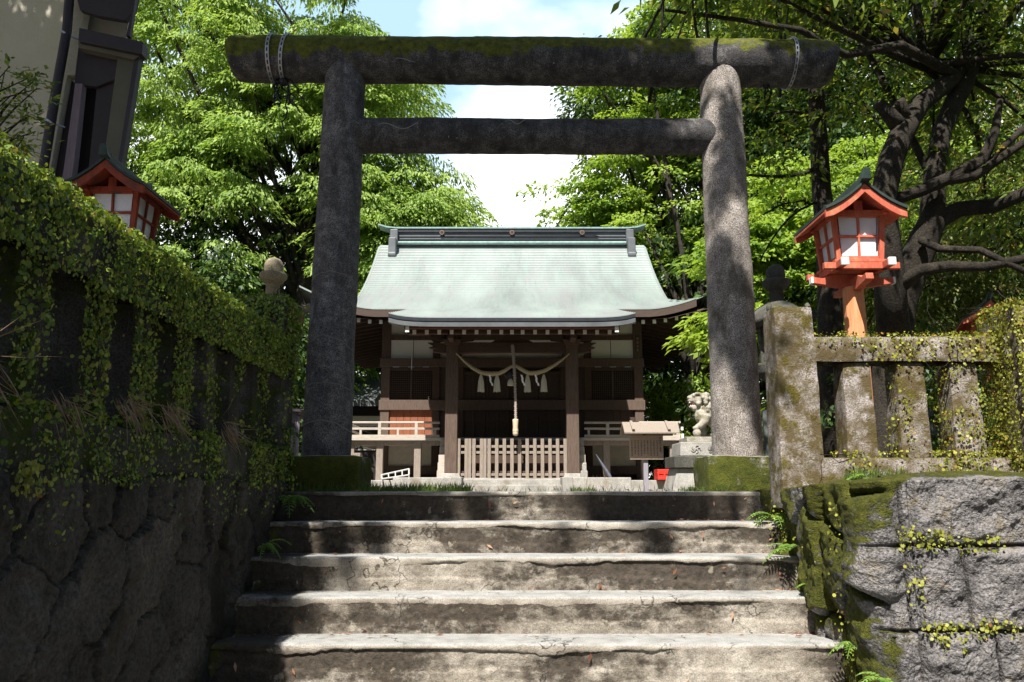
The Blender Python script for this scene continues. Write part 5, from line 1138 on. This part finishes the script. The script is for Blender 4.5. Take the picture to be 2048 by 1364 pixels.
for i in rng.choice(len(C), 120, replace=False):
    c = C[i]; a = Vector(c) + Vector(runit(1)[0]) * .9; a.z -= .3; limb(tb, a, c, .016, .004, .1, 5, 5)
for i in rng.choice(len(C), 26, replace=False): limb(tb, (4.6, 8.4, 4.6), C[i], .04, .012, .1)
tb.build('trunk', M['bark'], et, smooth=True)
leaves('crown', *spray_leaves(C, O, 62, .42, ln=.115, wd=.042, thick=.22, droop=.2, hang=.25, tilt=.05), M['evergreen'], et)
tk = thing('slender_tree', at(1650, 985, 9.6), 'slender pale-blotched straight trunk between the right gate column and the wooden lantern', 'tree'); tb = MB(); tb.tube([at(a, b, 9.6) for a, b in ((1668, 1000), (1662, 700), (1655, 480), (1643, 380), (1636, 260), (1632, 160), (1640, 40), (1650, -120))], [.17, .15, .13, .115, .105, .10, .095, .09], 12)
limb(tb, at(1645, 330, 9.6), at(1490, 350, 9.2), .035, .012, .0); limb(tb, at(1640, 250, 9.6), at(1540, 230, 9.2), .03, .01, .05); limb(tb, at(1645, 400, 9.6), at(1520, 520, 9.4), .02, .008, .05)
tb.build('trunk', M['bark'], tk, smooth=True)
C, O = crown_points([(4.0, 9.6, 6.9, 1.8, 1.4, 1.2, 60, .3), (3.0, 9.2, 3.9, .5, .4, .4, 6, .3)]); leaves('crown', *spray_leaves(C, O, 60, .36, ln=.10, wd=.045, thick=.2, hang=.3), M['evergreen'], tk)
tree('laurel_tree', 'glossy pale-leaved evergreen behind the crooked limbs at the right edge', (9.6, 12.5, 0), [(9.6, 12.5, 0), (9.5, 12.4, 2.5), (9.2, 12.2, 5)], .18,
     [(7.9, 12.0, 4.2, 2.0, 1.6, 2.6, 190, .3), (6.4, 12.3, 3.0, 1.3, 1.2, 1.2, 70, .3), (9.6, 11.8, 2.6, 2.0, 1.6, 1.9, 110, .35)], 90, .36, .12, .034, M['glossy'], limbs=30, thick=.2, hang=.55, droop=.25)
# dense dark trees closing the background
bgd = [(-9.5, 24, 6.5, 4.4, 'dark'), (-5.6, 27, 8.0, 3.6, 'dark'), (-2.6, 30, 4.2, 3.0, 'dark'), (-8.2, 21, 3.2, 3.0, 'dark'), (5.4, 29, 6.6, 3.9, 'dark'), (9.8, 25, 7.5, 4.2, 'dark'), (14.0, 21, 7.0, 4.4, 'dark'), (12.2, 16, 3.0, 2.6, 'dark'), (17.5, 26, 9, 5, 'dark'), (-14, 22, 7.5, 4.5, 'dark'), (8.6, 19.5, 6.2, 3.0, 'dark'), (3.2, 34, 4.4, 2.6, 'dark'), (8.0, 22, 12.0, 4.6, 'dark'), (13.5, 24, 14.5, 5.0, 'dark'), (4.8, 27, 14.5, 3.6, 'dark')]
wh = ['behind the left end of the shade house', 'standing tall behind the bright tree', 'low behind the left end of the hall', 'near the outbuilding behind the stone lantern', 'behind the right maple crown', 'behind the lime green maple', 'behind the laurel at the right edge', 'low beyond the far wooden lantern', 'tallest at the far right', 'behind the stucco house', 'between the maple and the laurel', 'farthest, low over the hall ridge', 'tall above the maple behind the crooked limbs', 'tallest of all beyond the laurel', 'high behind the right end of the gate beam']
for (x, y, z, r, kd), wtxt in zip(bgd, wh):
    tree('forest_tree', 'dark dense woodland tree ' + wtxt, (x, y, 0), [(x, y, 0), (x + .1, y, z * .5), (x, y, z), (x, y, z + r * .6)], .22, [(x, y, z, r, r * .7, r * 1.05, int(60 * r), .25), (x, y + .3, z * .45, r * 1.05, r * .6, z * .5, int(45 * r), .25)], 75, .75, .20, .10, M['darkleaf'], group='trees closing the background', limbs=14, cull=gap, thick=.2)
def bush(loc, r, h, n, m, label, ln=.09, wd=.04, k=60, rad=.28):
    x, y, z = loc; t = thing('shrub', loc, label, 'shrub'); tb = MB(); C, O = crown_points([(x, y, z + h * .5, r, r * .8, h * .55, n, .3)])
    for i in rng.choice(len(C), min(12, len(C)), replace=False): limb(tb, (x, y, z), C[i], .02, .005, .1, 5, 5)
    tb.build('stem', M['bark'], t); leaves('foliage', *spray_leaves(C, O, k, rad, ln=ln, wd=wd, thick=.2), m, t)
bush((-3.3, 9.0, 0), 1.3, 2.3, 70, M['darkleaf'], 'dark shrub in the gap between the left stone lantern and the house'); bush((-4.0, 17.5, 0), .9, 1.3, 40, M['darkleaf'], 'dark low shrub in front of the outbuilding')
bush((4.6, 12.9, 0), 1.2, 1.7, 70, M['maple_b'], 'green shrub behind the guardian lion', k=50); bush((4.9, 9.2, 0), 1.6, 1.9, 80, M['darkleaf'], 'dark shrub behind the balusters of the right fence'); bush((7.5, 8.6, 0), 1.9, 2.0, 90, M['darkleaf'], 'dark shrub behind the ivy covered fence post'); bush((3.15, 10.3 + 1.7, 0), .55, 1.0, 22, M['darkleaf'], 'small dark shrub right of the lion pedestal')
bush((3.9, 19.0, 0), 1.3, 3.0, 80, M['maple_b'], 'tall leafy shrub beneath the right maple beyond the hall', ln=.12, wd=.06, k=70, rad=.4); bush((4.2, 16.2, 0), 1.0, 2.0, 50, M['maple_b'], 'leafy shrub beside the right wall of the hall')
bush((-5.0, 12.0, 0), 1.8, 2.6, 90, M['darkleaf'], 'large dark shrub behind the left wooden lantern')
bush((-3.9, 10.2, 0), .8, 2.2, 34, M['maple'], 'bright low green spray beside the left wooden lantern', ln=.13, wd=.05, k=80, rad=.4)
# leafy branch at the left edge
br = thing('garden_shrub', (-3.2, 4.6, 0), 'dark leafy shrub branches in front of the stucco wall at the left edge', 'shrub'); tb = MB(); C = []
for a, b in ((10, 130), (60, 160), (30, 190), (75, 185), (10, 210), (50, 230), (66, 250), (20, 270), (40, 290), (-20, 240), (-40, 160), (15, 305), (-20, 300)):
    for j in range(2): C.append(at(a + rng.normal() * 8, b + rng.normal() * 8, 4.6 + rng.normal() * .1))
C = np.array(C); O = np.tile([.8, -.3, .2], (len(C), 1))
for c in C: limb(tb, (-3.55, 4.6, .5 + .25 * (c[2])), c, .012, .003, .12, 6, 5)
tb.tube([(-3.5, 4.6, 0), (-3.55, 4.6, .8), (-3.52, 4.6, 1.9)], [.03, .025, .015], 8); tb.build('stem', M['bark'], br); leaves('foliage', *spray_leaves(C, O, 22, .11, ln=.05, wd=.022, thick=.3, droop=.1, hang=.1), M['evergreen'], br)
# the tree over the camera that shades the gate, the house and the left side
ov = thing('overhanging_tree', (-4.6, 1.6, 0), 'tall tree above the left garden whose canopy shades the gate and the house', 'tree'); tb = MB(); tb.tube([(-5.2, 1.0, 0), (-5.1, 1.1, 3), (-4.7, 1.5, 5.5), (-4.0, 2.0, 7.2)], [.25, .2, .16, .1], 10)
C, O = crown_points([(-2.3, 2.35, 7.6, 2.3, 1.4, .5, 190, .0), (-2.9, 1.25, 7.4, .55, .75, .6, 60, .0), (-4.6, 2.6, 7.4, 1.9, 1.8, .6, 170, .0), (-5.4, 4.6, 7.5, 2.4, 1.5, .6, 190, 0), (-.5, 2.95, 7.5, .62, .3, .3, 34, 0), (-7.4, 3.0, 7.6, 1.6, 1.8, .6, 60, 0), (-1.2, 2.2, 7.5, 1.25, .8, .4, 60, 0)])
dap = [ (-1.9, .62), (-1.3, .52), (-2.3, .55), (-.3, .35), (-.75, .15), (.1, .42), (-2.7, .3), (-1.0, .55)]
C2 = np.array([(x, y, 7.4 + .2 * rng.random()) for x, y in dap])
TG = [(1.60, 5.68, 2.85, .05), (1.62, 5.68, 2.7, .06), (1.64, 5.68, 2.56, .08), (1.61, 5.68, 2.43, .10), (1.54, 5.68, 2.32, .08), (1.50, 5.70, 2.15, .06), (1.73, 5.72, 2.25, .04), (1.49, 5.7, 1.78, .06), (1.53, 5.68, 1.62, .10), (1.56, 5.68, 1.47, .14), (1.6, 5.68, 1.32, .17), (1.6, 5.68, 1.17, .17), (1.62, 5.68, 1.02, .15), (1.67, 5.68, .86, .11), (1.71, 5.7, .70, .085), (1.73, 5.7, .55, .07), (1.75, 5.7, .42, .05),
      (1.68, 5.68, 3.34, .045), (1.98, 5.68, 3.3, .08), (2.18, 5.68, 3.3, .12), (2.34, 5.68, 3.22, .14), (2.44, 5.68, 3.3, .1), (1.22, 5.68, 3.3, .12), (1.25, 5.68, 3.15, .1),
      (-.95, 5.34, -.08, .13), (-.72, 5.34, -.08, .14), (-.48, 5.34, -.08, .13), (-.22, 5.34, -.08, .10), (.55, 5.34, -.08, .12), (.75, 5.34, -.08, .14), (.97, 5.34, -.08, .13), (1.18, 5.34, -.08, .10), (-1.05, 5.04, -.27, .12), (-.82, 5.04, -.27, .09), (.86, 5.04, -.28, .085), (.3, 5.04, -.25, .03), (-1.12, 4.74, -.45, .10), (-.92, 4.74, -.45, .06), (1.3, 4.74, -.4, .04), (-1.1, 4.44, -.62, .06)]
P3l = []
for tx, ty, tz, r_ in TG:
    h_ = 7.5 - tz; c = np.array([tx - .2 * h_, ty - .67 * h_, 7.5]); k = int(10 + 3.2 * math.pi * r_ * r_ / .0016); a = rng.random(k) * 6.283; q = np.sqrt(rng.random(k)) * r_
    P3l.append(np.stack([c[0] + q * np.cos(a), c[1] + q * np.sin(a), c[2] + rng.normal(size=k) * .05], 1))
P3l = np.vstack(P3l); k = len(P3l)
for i in rng.choice(np.flatnonzero((C[:, 0] < -1.0) & (C[:, 1] > 1.6)), 30, replace=False): limb(tb, (-4.2, 1.9, 6.9), C[i], .035, .01, .05)
tb.build('trunk', M['bark'], ov, smooth=True); Pn = [spray_leaves(C, O, 80, .42, ln=.15, wd=.07, thick=.2, hang=.2), spray_leaves(C2, np.tile([0, 0, 1.], (len(C2), 1)), 42, .17, ln=.13, wd=.06, thick=.2, hang=.2)]
Pn.append((P3l, np.stack([rng.normal(size=k), rng.normal(size=k), rng.normal(size=k) * .3], 1), np.stack([rng.normal(size=k) * .3, rng.normal(size=k) * .3 - .4, np.ones(k)], 1), .06 + .05 * rng.random(k), .035 + .02 * rng.random(k)))
Pn = [np.concatenate(a) for a in zip(*Pn)]; keep = np.ones(len(Pn[0]), bool)
for (tx, ty, tz), r_ in (((-2.06, 6.85, 1.84), .17), ((-1.98, 5.7, 3.42), .09), ((-1.0, 5.68, 3.42), .08), ((1.5, 5.7, 3.3), .17), ((1.75, 5.7, 3.32), .12), (at(78, 235, 7.2), .13), ((-.35, 5.7, 3.44), .04), ((1.3, 5.72, 2.75), .08), ((-1.44, 5.7, 2.2), .04)):
    h_ = Pn[0][:, 2] - tz; keep &= np.hypot(Pn[0][:, 0] - (tx - .2 * h_), Pn[0][:, 1] - (ty - .67 * h_)) > r_
leaves('crown', *[a[keep] for a in Pn], M['evergreen'], ov)
for (x, y, z, r), wt in zip([(7.5, 1.5, 5.5, 3.0), (7.0, -4.5, 5.5, 3.2), (2.5, -10.5, 4.2, 3.2), (-4.5, -12.5, 4.2, 3.4), (10.5, 5.0, 6.5, 2.8)], ['right of the stairs above the grey wall', 'right of the lower path', 'behind the viewer on the path', 'behind the viewer on the left', 'right of the fence beyond the far lantern']):
    tree('skylight_block_tree', 'unseen added shade tree ' + wt, (x, y, ZLOW if x < 9 and y < 4 else 0), [(x, y, ZLOW if y < 4 else 0), (x, y, z * .5), (x, y, z)], .25, [(x, y, z, r, r, r * .9, 130, .2), (x, y, z * .5, r * .9, r * .9, z * .4, 60, .2)], 50, .8, .26, .13, M['darkleaf'], group='unseen trees added to block skylight', limbs=12, thick=.25)  # out-of-view trees added to hold back skylight

# ------------------------------------------------------------------ small plants and litter
def fern(loc, ln, n, label, aim=(-.6, -.7), name='fern', m='fern'):
    t = thing(name, loc, label, name); P, D, N, Ls, Ws = [], [], [], [], []; tb = MB()
    for i in range(n):
        P, D, N, Ls, Ws = [], [], [], [], []; tb = MB()
        a = math.atan2(aim[1], aim[0]) + rng.uniform(-1.5, 1.5); h = Vector((math.cos(a), math.sin(a), 0)); l_ = ln * rng.uniform(.5, .9); up = rng.uniform(.3, 1.0); pts = []
        for j in range(10):
            s = j / 9; pts.append(Vector(loc) + h * (l_ * s) + Vector((0, 0, l_ * (up * s - .9 * s * s))))
        tb.tube(pts, [.0022] * 10, 4)
        for j in range(1, 10):
            d = (pts[j] - pts[j - 1]).normalized(); sd = d.cross(Vector((0, 0, 1))).normalized(); w_ = l_ * .28 * math.sin(math.pi * min(1, (j / 9) * .85 + .12))
            for s in (-1, 1): P.append(pts[j]); D.append(sd * s + d * .5); N.append(Vector((0, -.3, 1))); Ls.append(w_); Ws.append(w_ * .42)
        st_ = tb.build('stalk', M['fern'], t); leaves('frond', np.array(P), np.array([tuple(d) for d in D]), np.array([tuple(d) for d in N]), np.array(Ls), np.array(Ws), M[m], t)
fern((1.60, 3.72, -.80), .17, 7, 'bright green fern at the foot of the mossy wall beside the lowest steps'); fern((1.56, 4.72, -.32), .20, 8, 'jagged green weed on the second tread against the mossy wall'); fern((1.57, 5.03, -.15), .19, 9, 'bushy green weed at the right end of the top step'); fern((1.60, 4.02, -.70), .15, 5, 'small fern growing from the wall above the fourth tread')
fern((1.92, 4.55, .06), .17, 9, 'low leafy weed at the foot of the pale corner post'); fern((-1.40, 5.22, -.05), .22, 10, 'dark green fern under the left end post', aim=(.6, -.6)); fern((-1.39, 4.72, -.30), .18, 7, 'small shaded fern where the second step meets the dark wall', aim=(.7, -.6)); fern((1.60, 4.42, -.5), .15, 5, 'small green weed where the third tread meets the mossy wall')
def blades(name, boxes, h, label, m='grass', w_=.006, lean=.4, kind='stuff', cat='grass'):
    P = np.vstack([np.stack([x0 + (x1 - x0) * rng.random(n), y0 + (y1 - y0) * rng.random(n), np.full(n, z)], 1) for x0, x1, y0, y1, z, n in boxes]); n = len(P); D = rng.normal(size=(n, 3)) * lean; D[:, 2] = 1; N = runit(n); N[:, 2] *= .2
    tag(leaves(name, P, D, N, h * (.4 + .9 * rng.random(n)), np.full(n, w_), M[m], None), label, cat, kind=kind)
blades('grass', [(-1.05, -.3, 5.75, 6.3, -.012, 1300), (-2.6, -.9, 12.2, 13.3, -.012, 1500), (-1.6, -.9, 5.45, 5.62, -.012, 500), (1.25, 1.6, 5.56, 5.75, -.012, 120), (2.0, 2.5, 9.3, 10.1, -.012, 500), (.9, 1.3, 12.6, 13.2, -.012, 300), (-.9, 2.2, 7, 9, -.012, 250), (1.85, 2.2, 4.5, 4.75, .06, 260)], .075, 'short green grass growing at the edges of the courtyard')
blades('wild_grass', [(1.1, 1.5, 12.5, 13, 0, 26), (2.1, 2.5, 9.6, 10.0, 0, 18)], .34, 'tall thin dry grass stalks in front of the hall foundation', 'dry', .005, .2)
def tuft(loc, label, n=70, h=.16, w_=.05):
    P = np.array(loc) + rng.normal(size=(n, 3)) * np.array([.012, w_, .02]); D = np.stack([.5 + .3 * rng.random(n), rng.normal(size=n) * .35, -1 + .5 * rng.normal(size=n)], 1); tag(leaves('dry_tuft', P, D, runit(n), h * (.4 + .9 * rng.random(n)), np.full(n, .004), M['dry'], None), label, 'dry grass')
tuft((-1.50, 3.18, .36), 'tuft of withered grass hanging between the middle balusters of the left fence'); tuft((-1.5, 3.58, .36), 'withered grass tuft nearer the end post of the left fence'); tuft((-1.5, 4.32, .34), 'reddish dry grass tuft just left of the end post', 80); tuft((-1.49, 2.16, .36), 'large dry grass tuft at the left picture edge on the dark fence', 110, .2, .08); tuft((-1.49, 2.72, .30), 'short grey dry grass tuft low on the left fence', 50, .12)
P, D, N = [], [], []
for i in range(360):
    k = int(rng.integers(0, 6)); x = rng.uniform(XL + .03, XR - .02) if rng.random() < .5 else (XR - abs(rng.normal()) * .35 if rng.random() < .7 else XL + abs(rng.normal()) * .3)
    if x < XL or x > XR: continue
    if rng.random() < .86: P.append((x, D0 - k * TR + .30 - abs(rng.normal()) * .055 + .0 if k else D0 + .1 * rng.random(), -k * RI + .006)); N.append((rng.normal() * .4, rng.normal() * .4, 1)); D.append((rng.normal(), rng.normal() * .5, .15 * abs(rng.normal())))
    else: P.append((x, D0 - k * TR - .004, -k * RI - rng.uniform(.04, .17))); N.append((rng.normal() * .3, -1, .2)); D.append((rng.normal() * .5, -.15, rng.normal()))
P, D, N = map(np.array, (P, D, N)); ln = .014 + .036 * rng.random(len(P)) ** 1.6
tag(leaves('leaf_litter', P, D, N, ln, ln * .33, M['dead'], None), 'small brown dead leaves scattered over the stone steps', 'leaves', kind='stuff')
